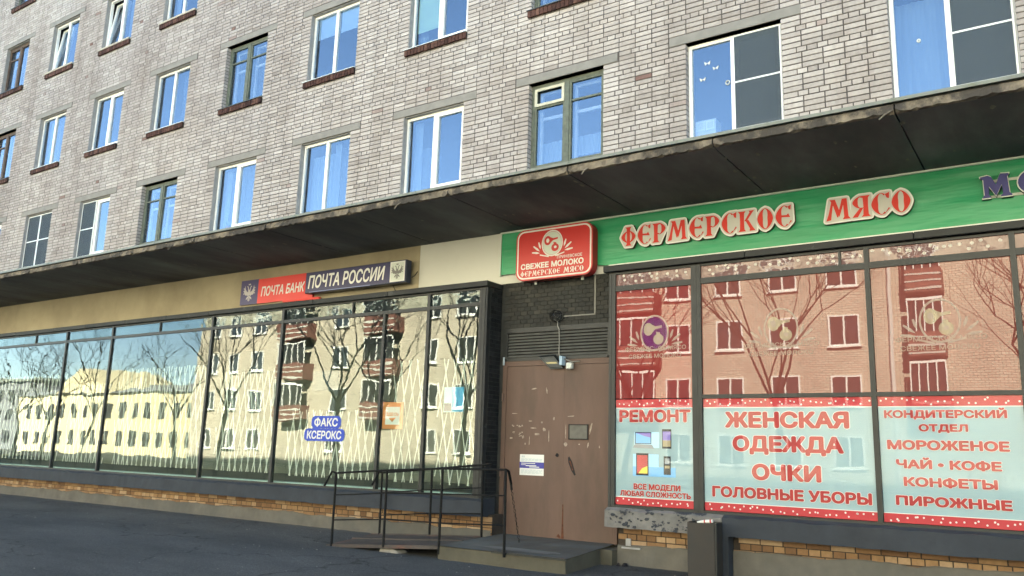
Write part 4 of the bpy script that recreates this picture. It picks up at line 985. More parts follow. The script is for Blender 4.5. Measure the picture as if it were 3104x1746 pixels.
pic('tablet', rect(-4.775, -4.60, 1.25, 1.53), dk, 0.001); pic('tablet_screen', rect(-4.76, -4.615, 1.275, 1.505), M['postred'], 0.002); pic('tablet_screen', [(-4.74, 1.276), (-4.615, 1.276), (-4.615, 1.37), (-4.69, 1.34)], yel, 0.003)
pic('old_phone', rect(-4.39, -4.295, 1.27, 1.50), dk, 0.001); pic('old_phone_screen', rect(-4.375, -4.31, 1.40, 1.475), gy, 0.002); pic('old_phone_keys', rect(-4.375, -4.31, 1.35, 1.385), gd, 0.002)

# ---------------------------------------------------------------- post office signs
pb = empty('wall_sign', (-12.5, 0, 4.17), 'flat red bank sign with a dark blue emblem square, partly behind the navy sign', 'sign')
f = MB(); f.box(-12.93, -11.40, -0.05, -0.0005, 4.165, 4.640); f.build('red_panel', M['signred'], pb)
f = MB(); f.box(-13.44, -12.931, -0.05, -0.0005, 4.165, 4.650); f.build('blue_panel', pmat('sign_indigo', (0.045, 0.04, 0.13), 0.4, 0.08, 2, 0), pb)
f = MB(); f.hull8([(-12.2, -0.045, 4.135), (-11.2, -0.06, 4.12), (-11.2, -0.02, 4.12), (-12.2, -0.02, 4.135), (-12.2, -0.052, 4.170), (-11.2, -0.07, 4.160), (-11.2, -0.02, 4.160), (-12.2, -0.02, 4.170)]); f.build('loose_edge', M['signred'], pb)
text('lettering', 'ПОЧТА БАНК', -12.83, -11.635, 4.295, 4.485, -0.0560, M['print_white'], pb, 0.026, slant=0.12)
eagle(-13.185, 4.405, 0.36, -0.053, M['silver'], pb)
ps = empty('lightbox_sign', (-10.2, -0.1, 4.2), 'navy post office light box sign with white letters and grey eagle emblem', 'sign')
f = MB(); f.box(-11.42, -9.005, -0.217, -0.085, 4.205, 4.592); o = f.build('box', M['signside'], ps); bevel(o, 0.008)
f = MB(); f.box(-11.405, -9.02, -0.2215, -0.2175, 4.222, 4.577); f.build('face', M['signblue'], ps)
f = MB(); f.box(-11.3, -9.8, -0.226, -0.2175, 4.214, 4.226); f.build('painted_glint', flat('pale_edge', (0.20, 0.24, 0.42)), ps)  # glint along the sign's lower edge, painted as a pale strip
for x in (-11.1, -10.2, -9.3): f = MB(); f.box(x - 0.02, x + 0.02, -0.0845, -0.0005, 4.3, 4.34); f.build('bracket', M['black'], ps)
text('lettering', 'ПОЧТА РОССИИ', -11.335, -9.50, 4.285, 4.525, -0.2275, M['print_white'], ps, 0.026, slant=0.13)
f = MB(); f.box(-9.355, -9.03, -0.2245, -0.2218, 4.228, 4.572); f.build('emblem_plate', M['print_white'], ps)
f = MB(); f.box(-9.335, -9.05, -0.2262, -0.2247, 4.248, 4.552); f.build('emblem_field', M['print_pale'], ps)
eagle(-9.195, 4.405, 0.27, -0.2275, M['print_grey'], ps)
f = MB(); f.tube([(-8.98, -0.1, 4.30), (-8.93, -0.08, 4.33), (-8.89, -0.06, 4.40)], 0.008); f.tube([(-9.4, -0.08, 4.2), (-9.4, -0.01, 4.12), (-9.4, -0.02, 4.04)], 0.006); f.build('cable', M['black'], ps)
def pill(x0, x1, z0, z1, y, n=8):
    r = min((z1 - z0) / 2, (x1 - x0) / 2) * 0.8; P = []
    for cx_, cz_, a0 in ((x1 - r, z1 - r, 0), (x0 + r, z1 - r, 90), (x0 + r, z0 + r, 180), (x1 - r, z0 + r, 270)):
        for k in range(n + 1): a = D2R(a0 + 90 * k / n); P.append((cx_ + r * math.cos(a), cz_ + r * math.sin(a)))
    return P
fx = empty('window_sticker', (-10.5, SY, 1.59), 'blue double pill sticker reading fax and photocopy on the mirrored glass', 'sticker')
for (a, b, c, d, t, m0) in ((-10.86, -10.16, 1.795, 2.005, 'ФАКС', 0.07), (-11.02, -10.06, 1.585, 1.792, 'КСЕРОКС', 0.07)):
    f = MB(); f.prism(pill(a, b, c, d, 0), SY + 0.001, SY + 0.003); f.build('pill', M['faxblue'], fx)
    text('lettering', t, a + m0, b - m0, c + 0.035, d - 0.035, SY - 0.0040, M['print_white'], fx, 0.03, slant=0.05)
f = MB(); f.box(-10.82, -10.68, SY + 0.0012, SY + 0.0032, 1.785, 1.80); f.build('bridge', M['faxblue'], fx)
# papers inside the post office window
po1 = empty('paper_poster', (-9.0, -0.28, 1.77), 'orange framed white notice behind the mirrored glass', 'poster')
f = MB(); f.box(-9.265, -8.835, -0.296, -0.29, 1.80, 2.225); f.build('sheet', M['orange'], po1)
f = MB(); f.box(-9.20, -8.90, -0.299, -0.2962, 1.87, 2.15); f.build('panel', M['print_white'], po1)
text('lettering', 'ЗДЕСЬ', -9.18, -8.92, 2.01, 2.06, -0.3045, M['orange'], po1, 0.03)
f = MB(); f.prism([(-9.13, 1.97), (-8.97, 1.98), (-9.05, 1.91)], -0.3012, -0.3002); f.build('arrow', M['orange'], po1)
po2 = empty('paper_poster', (-7.8, -0.28, 2.06), 'blue and cyan notice taped inside the end pane by the door', 'poster')
f = MB(); f.box(-8.02, -7.64, -0.296, -0.29, 2.065, 2.445); f.build('sheet', flat('notice_pale', (0.30, 0.55, 0.62)), po2)
f = MB(); f.box(-7.86, -7.645, -0.298, -0.2962, 2.07, 2.44); f.build('panel', M['cyan'], po2)
f = MB(); f.box(-8.01, -7.87, -0.2985, -0.2962, 2.08, 2.20); f.build('panel', M['signblue'], po2)
f = MB(); f.box(-11.0, -10.35, -0.25, -0.246, 2.44, 2.78); f.build('sheet', flat('notice_white', (0.10, 0.115, 0.12)), empty('paper_poster', (-10.7, -0.25, 2.45), 'faint white sheet hanging above the fax sticker', 'poster'))

# folding grilles behind the post office glass
def grille(label, a, b, z0, z1, seed):
    root = empty('folding_grille', ((a + b) / 2, -0.16, z0), label, 'grille', 'white folding grilles behind the glass')
    random.seed(seed); pitch = 0.17; slope = 0.17 / 0.85; k = 0; x = a
    for fam in (1, -1):
        x = a - (z1 - z0) * slope if fam == 1 else a
        while x < (b if fam == 1 else b + (z1 - z0) * slope):
            # line x + fam*slope*(z - z0), clipped to the bay
            za, zb_ = z0, z1 + random.uniform(-0.02, 0.02)
            if fam == 1:
                if x < a: za = z0 + (a - x) / slope
                if x + slope * (zb_ - z0) > b: zb_ = z0 + (b - x) / slope
            else:
                if x > b: za = z0 + (x - b) / slope
                if x - slope * (zb_ - z0) < a: zb_ = z0 + (x - a) / slope
            if zb_ - za > 0.12:
                f = MB(); w2 = random.uniform(0.006, 0.011); xa, xb = x + fam * slope * (za - z0), x + fam * slope * (zb_ - z0); yy = -0.16 + (0.004 if fam == 1 else -0.004)
                f.hull8([(xa - w2, yy - 0.003, za), (xa + w2, yy - 0.003, za), (xa + w2, yy + 0.003, za), (xa - w2, yy + 0.003, za), (xb - w2, yy - 0.003, zb_), (xb + w2, yy - 0.003, zb_), (xb + w2, yy + 0.003, zb_), (xb - w2, yy + 0.003, zb_)])
                f.build('slat', M['grille'], root)
            x += pitch * random.uniform(0.9, 1.1)
grille('white folding grille closing the farthest visible bay', -22.6, -19.25, 1.0, 2.95, 91)
grille('white folding grille in the bay mirroring the yellow house', -19.0, -17.4, 1.0, 2.7, 92)
grille('white folding grille in the wide bay mirroring the building corner', -17.1, -13.95, 1.0, 3.0, 93)
grille('white folding grille in the bay left of the fax sticker', -13.65, -11.9, 1.0, 2.85, 94)
grille('white folding grille behind the fax sticker', -11.65, -9.45, 0.98, 2.1, 95)
grille('white folding grille behind the orange notice', -9.2, -8.5, 0.98, 2.9, 96)
grille('white folding grille behind the blue notice by the door', -8.25, -7.45, 0.98, 2.9, 97)
# dim hall behind the post office glass
f = MB(); f.box(-29.3, -7.3, 4.6, 4.8, 0.3, 4.9); f.box(-29.5, -29.3, 0.3, 4.8, 0.3, 4.9); f.box(-7.32, -7.25, 0.012, 4.6, 0.05, 4.9); f.box(-29.3, -7.32, -0.25, 4.6, 0.6, 0.79); f.box(-29.3, -7.32, 0.31, 4.6, 4.05, 4.2)
f.build('hall', pmat('hall_wall', (0.15, 0.165, 0.15), 0.9, 0.1, 1, 0), B)

# ---------------------------------------------------------------- farm shop sign
gb = empty('banner_sign', (-3, -0.05, 4.12), 'long green vinyl banner above the right shop window with raised lettering', 'sign')
n = 60; s = MB(); xa, xb = -7.205, 3.6
for i in range(n + 1):
    x = xa + (xb - xa) * i / n
    for k in range(5):
        z = 4.15 + (4.835 - 4.15) * k / 4 + (0.03 if x < -5.55 and k == 0 else 0); y = -0.045 - 0.010 * math.sin(i * 0.9) * math.sin(k * 1.57) - (0.006 if k == 2 else 0)
        s.v.append((x, y, z))
for i in range(n):
    for k in range(4): a = i * 5 + k; s.f.append((a, a + 5, a + 6, a + 1)); s.a.append(0)
s.build('vinyl', M['green'], gb, smooth=True)
f = MB(); f.box(-5.33, 3.6, -0.062, -0.001, 4.098, 4.149); f.build('white_edge', M['print_white'], gb)
f = MB(); f.box(-7.225, 3.6, -0.066, -0.001, 4.836, 4.858); f.box(-7.228, -7.206, -0.062, -0.001, 4.16, 4.8355); f.build('pale_edge', M['print_pale'], gb)
f = MB()
for k in range(9):
    x = -5.3 + k * 0.62; f.poly([(q[0], -0.0635, q[1]) for q in disc_pts(x, 4.125, 0.008, 0.008, 8)])
f.build('rivet', M['print_grey'], gb)

def arc(cx, cz, rx, rz_, a0, a1, tmin, tmax, n=12):
    tmin *= 1.35; tmax *= 1.25
    P, Q = [], []
    for k in range(n + 1):
        a = D2R(a0 + (a1 - a0) * k / n); c_, s_ = math.cos(a), math.sin(a)
        e = 0.80; ux = math.copysign(abs(c_) ** (1 / e), c_); uz = math.copysign(abs(s_) ** (1 / e), s_)
        t = tmin + (tmax - tmin) * abs(c_) ** 1.2
        P.append((cx + rx * ux, cz + rz_ * uz)); Q.append((cx + (rx - t) * ux, cz + (rz_ - t * 0.45) * uz))
    return [[P[k], P[k + 1], Q[k + 1], Q[k]] for k in range(n)]
def stem(x, wd=0.20, z0=0.0, z1=1.0, sl=0.0):
    h = wd / 2; pts = [(-h * 1.7, z0), (h * 1.7, z0), (h * 1.0, z0 + .10), (h * 0.85, .5), (h * 1.0, z1 - .10), (h * 1.7, z1), (-h * 1.7, z1), (-h, z1 - .10), (-h * .85, .5), (-h, z0 + .10)]
    return [[(x + px + sl * (pz - z0), pz) for px, pz in pts]]
def glyph(c):
    if c == 'Ф': return arc(0.36, 0.48, 0.36, 0.33, 0, 360, 0.05, 0.15, 24) + stem(0.36, 0.18), 0.72
    if c == 'О': return arc(0.33, 0.5, 0.33, 0.52, 20, 380, 0.05, 0.19, 24), 0.66
    if c == 'С': return arc(0.36, 0.5, 0.36, 0.52, 60, 300, 0.04, 0.20, 18) + [[(0.50, 0.94), (0.66, 1.02), (0.64, 0.72), (0.56, 0.76)], [(0.50, 0.05), (0.44, -0.02), (0.66, 0.25), (0.62, 0.30)]], 0.66
    if c == 'Е': return arc(0.36, 0.5, 0.36, 0.52, 60, 300, 0.04, 0.20, 18) + [[(0.50, 0.94), (0.64, 1.02), (0.62, 0.78), (0.55, 0.80)], [(0.50, 0.05), (0.44, -0.02), (0.66, 0.22), (0.62, 0.28)], [(0.12, 0.47), (0.60, 0.42), (0.52, 0.62), (0.45, 0.54), (0.12, 0.56)]], 0.66
    if c == 'Р': return stem(0.13) + arc(0.30, 0.70, 0.30, 0.30, -100, 100, 0.05, 0.16, 12) + [[(0.16, 0.93), (0.36, 1.0), (0.36, 0.95), (0.16, 0.88)], [(0.16, 0.46), (0.30, 0.40), (0.30, 0.46), (0.16, 0.52)]], 0.60
    if c == 'М': return [[(0.0, -0.02), (0.19, 0.02), (0.22, 0.3), (0.30, 0.9), (0.22, 0.9), (0.10, 0.3)], [(0.16, 1.0), (0.36, 1.0), (0.52, 0.40), (0.46, 0.12), (0.42, 0.12), (0.26, 0.80)], [(0.62, 1.0), (0.80, 1.0), (0.84, 0.12), (0.92, 0.0), (0.62, 0.0), (0.68, 0.12), (0.66, 0.7), (0.50, 0.12), (0.46, 0.30)]], 0.92
    if c == 'К': return stem(0.13) + [[(0.22, 0.5), (0.46, 0.92), (0.42, 1.0), (0.66, 1.0), (0.58, 0.90), (0.33, 0.5)], [(0.28, 0.52), (0.40, 0.55), (0.60, 0.15), (0.70, 0.0), (0.44, 0.0), (0.46, 0.12)]], 0.68
    if c == 'Я': return stem(0.50) + arc(0.32, 0.70, 0.30, 0.30, 80, 280, 0.05, 0.16, 12) + [[(0.46, 0.93), (0.26, 1.0), (0.26, 0.95), (0.46, 0.88)], [(0.30, 0.44), (0.42, 0.44), (0.20, 0.0), (0.0, 0.0), (0.06, 0.10)]], 0.64
def hull(pts):
    pts = sorted(set(pts)); 
    def half(ps):
        h = []
        for p in ps:
            while len(h) > 1 and (h[-1][0] - h[-2][0]) * (p[1] - h[-2][1]) - (h[-1][1] - h[-2][1]) * (p[0] - h[-2][0]) <= 0: h.pop()
            h.append(p)
        return h
    return half(pts)[:-1] + half(pts[::-1])[:-1]
def slav(word, x0, x1, z0, z1, y, parent, letter_mat, back_mat, back2, pad=0.035, depth=0.05, gap=0.10, side=None):
    gl = [glyph(c) for c in word]; tot = sum(g_[1] for g_ in gl) + gap * (len(gl) - 1); sx = (x1 - x0) / tot; sz = z1 - z0; x = x0
    for gi, (polys, wd) in enumerate(gl):
        a = MB(); allp = []
        for k, pl_ in enumerate(polys):
            pp = [(x + px * sx, z0 + pz * sz) for px, pz in pl_]
            ar = sum(pp[i][0] * pp[(i + 1) % len(pp)][1] - pp[(i + 1) % len(pp)][0] * pp[i][1] for i in range(len(pp)))
            if ar < 0: pp = pp[::-1]
            allp += pp; a.poly([(px, y - 0.004 - 0.00015 * k, pz) for px, pz in pp])
        a.build('letter', letter_mat, parent)
        if back_mat:
            for rr, mt, yy, dep, nm in ((pad, back_mat, y, depth, 'letter_back'), (pad * 0.45, back2, y - 0.0016, 0.001, 'letter_field')):
                h = hull([(round(px + rr * math.cos(t_ * math.pi / 4), 5), round(pz + rr * math.sin(t_ * math.pi / 4), 5)) for px, pz in allp for t_ in range(8)])
                bb = MB(); bb.prism(h, yy + 0.0004 * (gi % 3), yy + dep); o = bb.build(nm, mt, parent)
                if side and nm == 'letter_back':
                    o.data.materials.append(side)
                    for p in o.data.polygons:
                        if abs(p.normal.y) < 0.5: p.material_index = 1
        x += wd * sx + gap * sx
slav('ФЕРМЕРСКОЕ', -5.10, -2.735, 4.375, 4.645, -0.115, gb, M['red3'], M['print_white'], flat('letter_grey', (0.46, 0.46, 0.43)), side=M['warm'])
slav('МЯСО', -2.325, -1.375, 4.375, 4.635, -0.115, gb, M['red3'], M['print_white'], flat('letter_grey2', (0.46, 0.46, 0.43)), side=M['warm'], gap=0.06)
# blue raised letters cut by the frame
for nm, pts in (('letter', [(0, 0.04), (0, .0), (.30, 0), (.28, .07), (.22, .12), (.24, .50), (.40, .18), (.46, .06), (.52, .18), (.68, .52), (.70, .12), (.62, .05), (.62, 0), (1, 0), (1.0, .06), (.92, .14), (.88, .84), (.94, .92), (.94, .98), (.66, 1.0), (.60, .90), (.48, .55), (.34, .90), (.22, .98), (-.04, .94), (-.04, .88), (.06, .80), (.07, .14)]),):
    for (x0, sx) in ((-0.655, 0.30),):
        sz, z0 = 0.285, 4.40
        b = MB(); b.prism([(x0 + px * sx, z0 + pz * sz) for px, pz in pts], -0.115, -0.06); b.build('raised_letter', M['signside'], gb)
        cxm, czm = x0 + .47 * sx, z0 + .5 * sz
        # pale rim then navy face
        b = MB(); b.prism([(x0 + px * sx, z0 + pz * sz) for px, pz in pts], -0.118, -0.1155); b.build('letter_rim', M['print_pale'], gb)
        b = MB(); b.prism([(x0 + (px * 0.94 + 0.03) * sx, z0 + (pz * 0.92 + 0.04) * sz) for px, pz in pts], -0.121, -0.1185); b.build('letter_face', M['blueletter'], gb)
for x0 in (-0.15,):
    b = MB(); b.prism(disc_pts(x0, 4.54, 0.165, 0.15, 24), -0.115, -0.06); b.build('raised_letter', M['signside'], gb)
    b = MB(); b.prism(disc_pts(x0, 4.54, 0.165, 0.15, 24), -0.118, -0.1155); b.build('letter_rim', M['print_pale'], gb)
    b = MB(); b.prism(disc_pts(x0, 4.54, 0.152, 0.137, 24), -0.121, -0.1185); b.build('letter_face', M['blueletter'], gb)
    b = MB(); b.prism(disc_pts(x0, 4.54, 0.05, 0.07, 16), -0.123, -0.1212); b.build('letter_hole', M['green'], gb)
b = MB(); b.box(-0.62, 0.2, -0.058, -0.05, 4.42, 4.45); b.box(-0.62, 0.2, -0.058, -0.05, 4.60, 4.63); b.build('mounting_rail', M['print_pale'], gb)

# red lightbox
rs = empty('lightbox_sign', (-6.15, -0.1, 3.99), 'red rounded light box with oval farm emblem and white lettering above the door', 'sign')
ra, rb_, rc, rd = -6.815, -5.505, 4.005, 4.790
f = MB(); f.prism(pill(ra, rb_, rc, rd, 0)[::1], -0.215, -0.07); o = f.build('box', pmat('sign_red_side', (0.26, 0.012, 0.016), 0.4, 0.1, 2, 0), rs)
def rr_(m_, r):
    P = []; a, b, c, d = ra + m_, rb_ - m_, rc + m_, rd - m_
    for cx_, cz_, a0 in ((b - r, d - r, 0), (a + r, d - r, 90), (a + r, c + r, 180), (b - r, c + r, 270)):
        for k in range(7): q_ = D2R(a0 + 15 * k); P.append((cx_ + r * math.cos(q_), cz_ + r * math.sin(q_)))
    return P
bpy.data.objects.remove(o)
f = MB(); f.prism(rr_(0, 0.14), -0.215, -0.07); f.build('box', pmat('sign_red_side2', (0.26, 0.012, 0.016), 0.4, 0.1, 2, 0), rs)
f = MB(); f.prism(rr_(0.004, 0.137), -0.2165, -0.2152); f.build('face', M['red2'], rs)
f = MB(); f.prism(rr_(0.022, 0.12), -0.2180, -0.2167); f.build('white_border', M['print_white'], rs)
f = MB(); f.prism(rr_(0.045, 0.10), -0.2195, -0.2182); f.build('inner_face', M['red2'], rs)
logo(-6.18, 4.535, 0.70, 0.40, -0.2205, M['print_white'], M['red2'], rs, M['print_pale'], M['print_white'])
text('lettering', 'ПРИНЕВСКОЕ', -6.09, -5.67, 4.288, 4.333, -0.2250, M['print_white'], rs, 0.012)
text('lettering', 'СВЕЖЕЕ МОЛОКО', -6.72, -5.645, 4.175, 4.262, -0.2250, M['print_white'], rs, 0.040)
gw = empty_ = None
slav('ФЕРМЕРСКОЕ', -6.72, -6.035, 4.068, 4.148, -0.2175, rs, M['print_white'], None, None, gap=0.12)
slav('МЯСО', -5.98, -5.645, 4.068, 4.148, -0.2175, rs, M['print_white'], None, None, gap=0.10)
for x in (-6.55, -5.75): f = MB(); f.box(x - 0.02, x + 0.02, -0.0695, -0.0505, 3.97, 4.7); f.build('bracket', M['print_pale'], rs)

# ---------------------------------------------------------------- lamps, cable, notice
wl = empty('caged_lamp', (-6.186, 0, 3.47), 'round caged lamp on the dark tiles above the louvre', 'lamp')
LXc, LZc = -6.19, 3.47
f = MB(); f.tube([(LXc + 0.02, -0.03, LZc), (LXc + 0.02, 0.005, LZc)], 0.085, 16); f.build('base', M['frame'], wl)
f = MB(); f.tube([(LXc + 0.02, -0.03, LZc), (LXc + 0.01, -0.07, LZc), (LXc, -0.12, LZc), (LXc - 0.0, -0.14, LZc)], 0.062, 14, 0.035); f.build('glass', M['lampglass'], wl, smooth=True)
f = MB()
for r_, yy in ((0.088, -0.035), (0.082, -0.09), (0.05, -0.155)): f.ring((LXc, yy, LZc), r_, 0.0045, n=16)
for k in range(4):
    a = k * math.pi / 4
    pts = [(LXc + s_ * 0.088 * math.cos(a) * q_, y_, LZc + s_ * 0.088 * math.sin(a) * q_) for s_, q_, y_ in ((1, 1, -0.03), (1, 0.95, -0.09), (1, 0.5, -0.155), (-1, 0.5, -0.155), (-1, 0.95, -0.09), (-1, 1, -0.03))]
    f.tube(pts, 0.0045, 5)
f.build('wire_cage', M['rail'], wl)
cb = MB(); cb.box(-5.580, -5.560, -0.012, 0.0085, 3.47, 4.045); cb.box(-6.09, -5.5605, -0.012, 0.0085, 3.458, 3.474); tag(cb.build('conduit', M['conduit']), 'pale cable conduit running down from the fascia to the caged lamp', 'conduit')
cb = MB(); cb.tube([(-6.17, -0.03, 3.39), (-6.165, -0.045, 3.33), (-6.14, -0.04, 3.27), (-6.135, -0.035, 3.1), (-6.14, -0.035, 2.92), (-6.10, -0.06, 2.86), (-6.0, -0.05, 2.82), (-5.92, -0.03, 2.79), (-5.80, -0.02, 2.795)], 0.010, 6); tag(cb.build('cable', M['conduit'], smooth=True), 'grey cable dangling from the caged lamp over the louvre to the floodlight', 'cable')
fl_ = empty('floodlight', (-6.2, -0.08, 2.75), 'small tilted floodlight fixed over the brown door', 'lamp')
f = MB(); A = [(-6.40, -0.30, 2.795), (-6.13, -0.30, 2.80), (-6.10, -0.14, 2.86), (-6.37, -0.14, 2.855), (-6.38, -0.25, 2.825), (-6.12, -0.25, 2.835), (-6.10, -0.12, 2.885), (-6.36, -0.12, 2.88)]
A = [(-6.385, -0.20, 2.86), (-6.12, -0.20, 2.865), (-6.05, -0.05, 2.70), (-6.27, -0.05, 2.695), (-6.36, -0.165, 2.885), (-6.12, -0.165, 2.89), (-6.05, -0.02, 2.73), (-6.25, -0.02, 2.725)]
f.hull8(A); f.build('housing', M['frame'], fl_)
def lerp(a, b, t): return tuple(a[i] + (b[i] - a[i]) * t for i in range(3))
def bil(u, v): return lerp(lerp(A[0], A[1], u), lerp(A[3], A[2], u), v)
nrm = (Vector(A[1]) - Vector(A[0])).cross(Vector(A[3]) - Vector(A[0])).normalized()
if nrm.y > 0 : nrm = -nrm
def off(p, d): return tuple(Vector(p) + nrm * d)
f = MB()
for (u0, u1, v0, v1) in ((0.02, 0.98, 0.02, 0.10), (0.02, 0.98, 0.90, 0.98), (0.02, 0.10, 0.10, 0.90), (0.90, 0.98, 0.10, 0.90)): f.poly([off(bil(u0, v0), 0.004), off(bil(u1, v0), 0.004), off(bil(u1, v1), 0.004), off(bil(u0, v1), 0.004)])
f.build('bezel', M['steel'], fl_)
f = MB(); f.poly([off(bil(0.14, 0.45), 0.003), off(bil(0.86, 0.45), 0.003), off(bil(0.86, 0.58), 0.003), off(bil(0.14, 0.58), 0.003)]); f.build('bulb', flat('bulb_tube', (0.75, 0.68, 0.40)), fl_)
f = MB(); f.poly([off(bil(0.11, 0.12), 0.0015), off(bil(0.89, 0.12), 0.0015), off(bil(0.89, 0.88), 0.0015), off(bil(0.11, 0.88), 0.0015)]); f.build('reflector', M['steel'], fl_)
f = MB(); f.box(-6.075, -6.035, -0.13, -0.02, 2.74, 2.87); f.build('bracket', flat('bracket_blue', (0.35, 0.48, 0.60)), fl_)
f = MB(); f.box(-5.985, -5.895, -0.10, -0.02, 2.685, 2.775); ms = f.build('motion_sensor', flat('sensor_grey', (0.55, 0.58, 0.56))); bevel(ms, 0.01); tag(ms, 'small white square sensor box beside the floodlight', 'sensor')
f = MB(); f.box(-5.97, -5.915, -0.104, -0.1005, 2.70, 2.76); f.build('lens', M['print_pale'], ms)
nt_ = empty('paper_notice', (-6.58, -0.01, 1.17), 'white notice with a navy middle band glued to the left door leaf', 'notice')
f = MB(); f.box(-6.785, -6.375, -0.0062, -0.0035, 1.175, 1.470); f.build('sheet', M['print_white'], nt_)
f = MB(); f.box(-6.787, -6.373, -0.0078, -0.0064, 1.275, 1.362); f.build('band', M['notice_blue'], nt_)
gl_ = flat('notice_grey', (0.36, 0.45, 0.48)); f = MB(); random.seed(101)
for zz in (1.375, 1.385, 1.395, 1.405, 1.20, 1.212, 1.224, 1.236, 1.248):
    x = -6.765
    while x < -6.41: w2 = random.uniform(0.03, 0.08); f.box(x, min(x + w2, -6.4), -0.0074, -0.0064, zz, zz + 0.0055); x += w2 + 0.012
for x in (-6.755, -6.725): f.box(x, x + 0.02, -0.0074, -0.0064, 1.425, 1.452)
tag(f.build('printed_lines', gl_, nt_), kind='stuff')
f = MB(); f.box(-6.76, -6.52, -0.0088, -0.0080, 1.338, 1.348); f.box(-6.76, -6.68, -0.0088, -0.0080, 1.318, 1.325); f.box(-6.68, -6.50, -0.0088, -0.0080, 1.305, 1.318); f.box(-6.62, -6.45, -0.0088, -0.0080, 1.288, 1.299); f.build('band_lines', M['print_white'], nt_)

# ---------------------------------------------------------------- step, ramp, rails, bin
f = MB(); n = 14; random.seed(111)
X0s, X1s, Yf = -7.05, -5.125, -1.50
top = []
for j in range(7):
    for i in range(n + 1):
        u = i / n; v = j / 6; xl, xr = X0s + v * 0.0, X1s - 0.12 * v; x = xl + (xr - xl) * u; y = Yf + (0.035 - Yf) * v
        f.v.append((x, y, 0.272 + 0.062 * v + (random.uniform(-0.004, 0.004) if 0 < i < n and 0 < j < 6 else 0)))
for j in range(6):
    for i in range(n): a = j * (n + 1) + i; f.f.append((a, a + 1, a + n + 2, a + n + 1)); f.a.append(0)
step = empty('concrete_step', (-6.1, -0.8, 0.1), 'worn wide concrete step in front of the brown door', 'step')
f.build('tread', M['step'], step)
f = MB(); f.hull8([(X0s, Yf + 0.012, 0.0), (X1s, Yf + 0.012, 0.0), (X1s - 0.12, 0.02, 0.0), (X0s, 0.02, 0.0), (X0s, Yf + 0.012, 0.262), (X1s - 0.01, Yf + 0.012, 0.262), (X1s - 0.13, 0.02, 0.325), (X0s, 0.02, 0.325)]); f.build('riser', M['stepside'], step)
f = MB(); f.hull8([(-6.2, Yf - 0.002, 0.252), (X1s + 0.004, Yf - 0.002, 0.252), (X1s - 0.002, Yf + 0.03, 0.252), (-6.2, Yf + 0.03, 0.252), (-6.2, Yf - 0.002, 0.2765), (X1s + 0.004, Yf - 0.002, 0.2765), (X1s - 0.002, Yf + 0.03, 0.2765), (-6.2, Yf + 0.03, 0.2765)]); f.build('nosing', M['frame'], step)
f = MB(); random.seed(112); pts = []
for k in range(16): a = k / 16 * 6.283; pts.append((-5.95 + 0.62 * math.cos(a) * random.uniform(0.8, 1.1), -1.22 + 0.13 * math.sin(a) * random.uniform(0.7, 1.1)))
f.poly([(x, y, 0.272 + 0.062 * (y - Yf) / 1.535 + 0.006) for x, y in pts]); f.build('cement_patch', pmat('cement_patch', (0.115, 0.12, 0.115), 0.9, 0.15, 6, 0.4, 40), step)
f = MB(); f.box(-5.22, -5.05, -0.45, 0.0, 0.0, 0.30); tag(f.build('stub_wall', M['stepside']), 'small concrete stub between the step and the right plinth', 'kerb')

rp = empty('ramp', (-8.0, -1.0, 0.15), 'sagging steel access ramp leading up to the concrete step', 'ramp')
def dz(x, y):
    u = (x + 9.12) / (9.12 - 7.055); v = (y + 1.48) / 0.93
    return (0.105 + 0.150 * u) * (1 - v) + (0.20 + 0.12 * u) * v
f = MB(); n = 8
for yy in (-1.48, -0.55):
    pass
f.hull8([(-9.12, -1.48, dz(-9.12, -1.48) - 0.006), (-7.055, -1.48, dz(-7.055, -1.48) - 0.006), (-7.055, -0.55, dz(-7.055, -0.55) - 0.006), (-9.12, -0.55, dz(-9.12, -0.55) - 0.006), (-9.12, -1.48, dz(-9.12, -1.48)), (-7.055, -1.48, dz(-7.055, -1.48)), (-7.055, -0.55, dz(-7.055, -0.55)), (-9.12, -0.55, dz(-9.12, -0.55))])
f.build('deck', M['rampdeck'], rp)
for ya, yb_ in ((-1.482, -1.462), (-0.96, -0.94), (-0.56, -0.54)):
    f = MB(); f.hull8([(-9.12, ya, dz(-9.12, ya) - 0.03), (-7.057, ya, dz(-7.057, ya) - 0.035), (-7.057, yb_, dz(-7.057, yb_) - 0.035), (-9.12, yb_, dz(-9.12, yb_) - 0.03), (-9.12, ya, dz(-9.12, ya) + 0.012), (-7.057, ya, dz(-7.057, ya) + 0.012), (-7.057, yb_, dz(-7.057, yb_) + 0.012), (-9.12, yb_, dz(-9.12, yb_) + 0.012)])
    f.build('edge_angle', M['rampdeck'], rp)
random.seed(113); f = MB(); f.hull8([(-8.15, -1.44, 0.06), (-7.72, -1.46, 0.06), (-7.70, -1.25, 0.06), (-8.13, -1.22, 0.06), (-8.13, -1.42, 0.155), (-7.85, -1.45, 0.15), (-7.76, -1.28, 0.13), (-8.10, -1.24, 0.16)]); o = f.build('kerb_block', M['stone']); bevel(o, 0.015); tag(o, 'broken grey kerb block propping up the ramp', 'kerbstone')

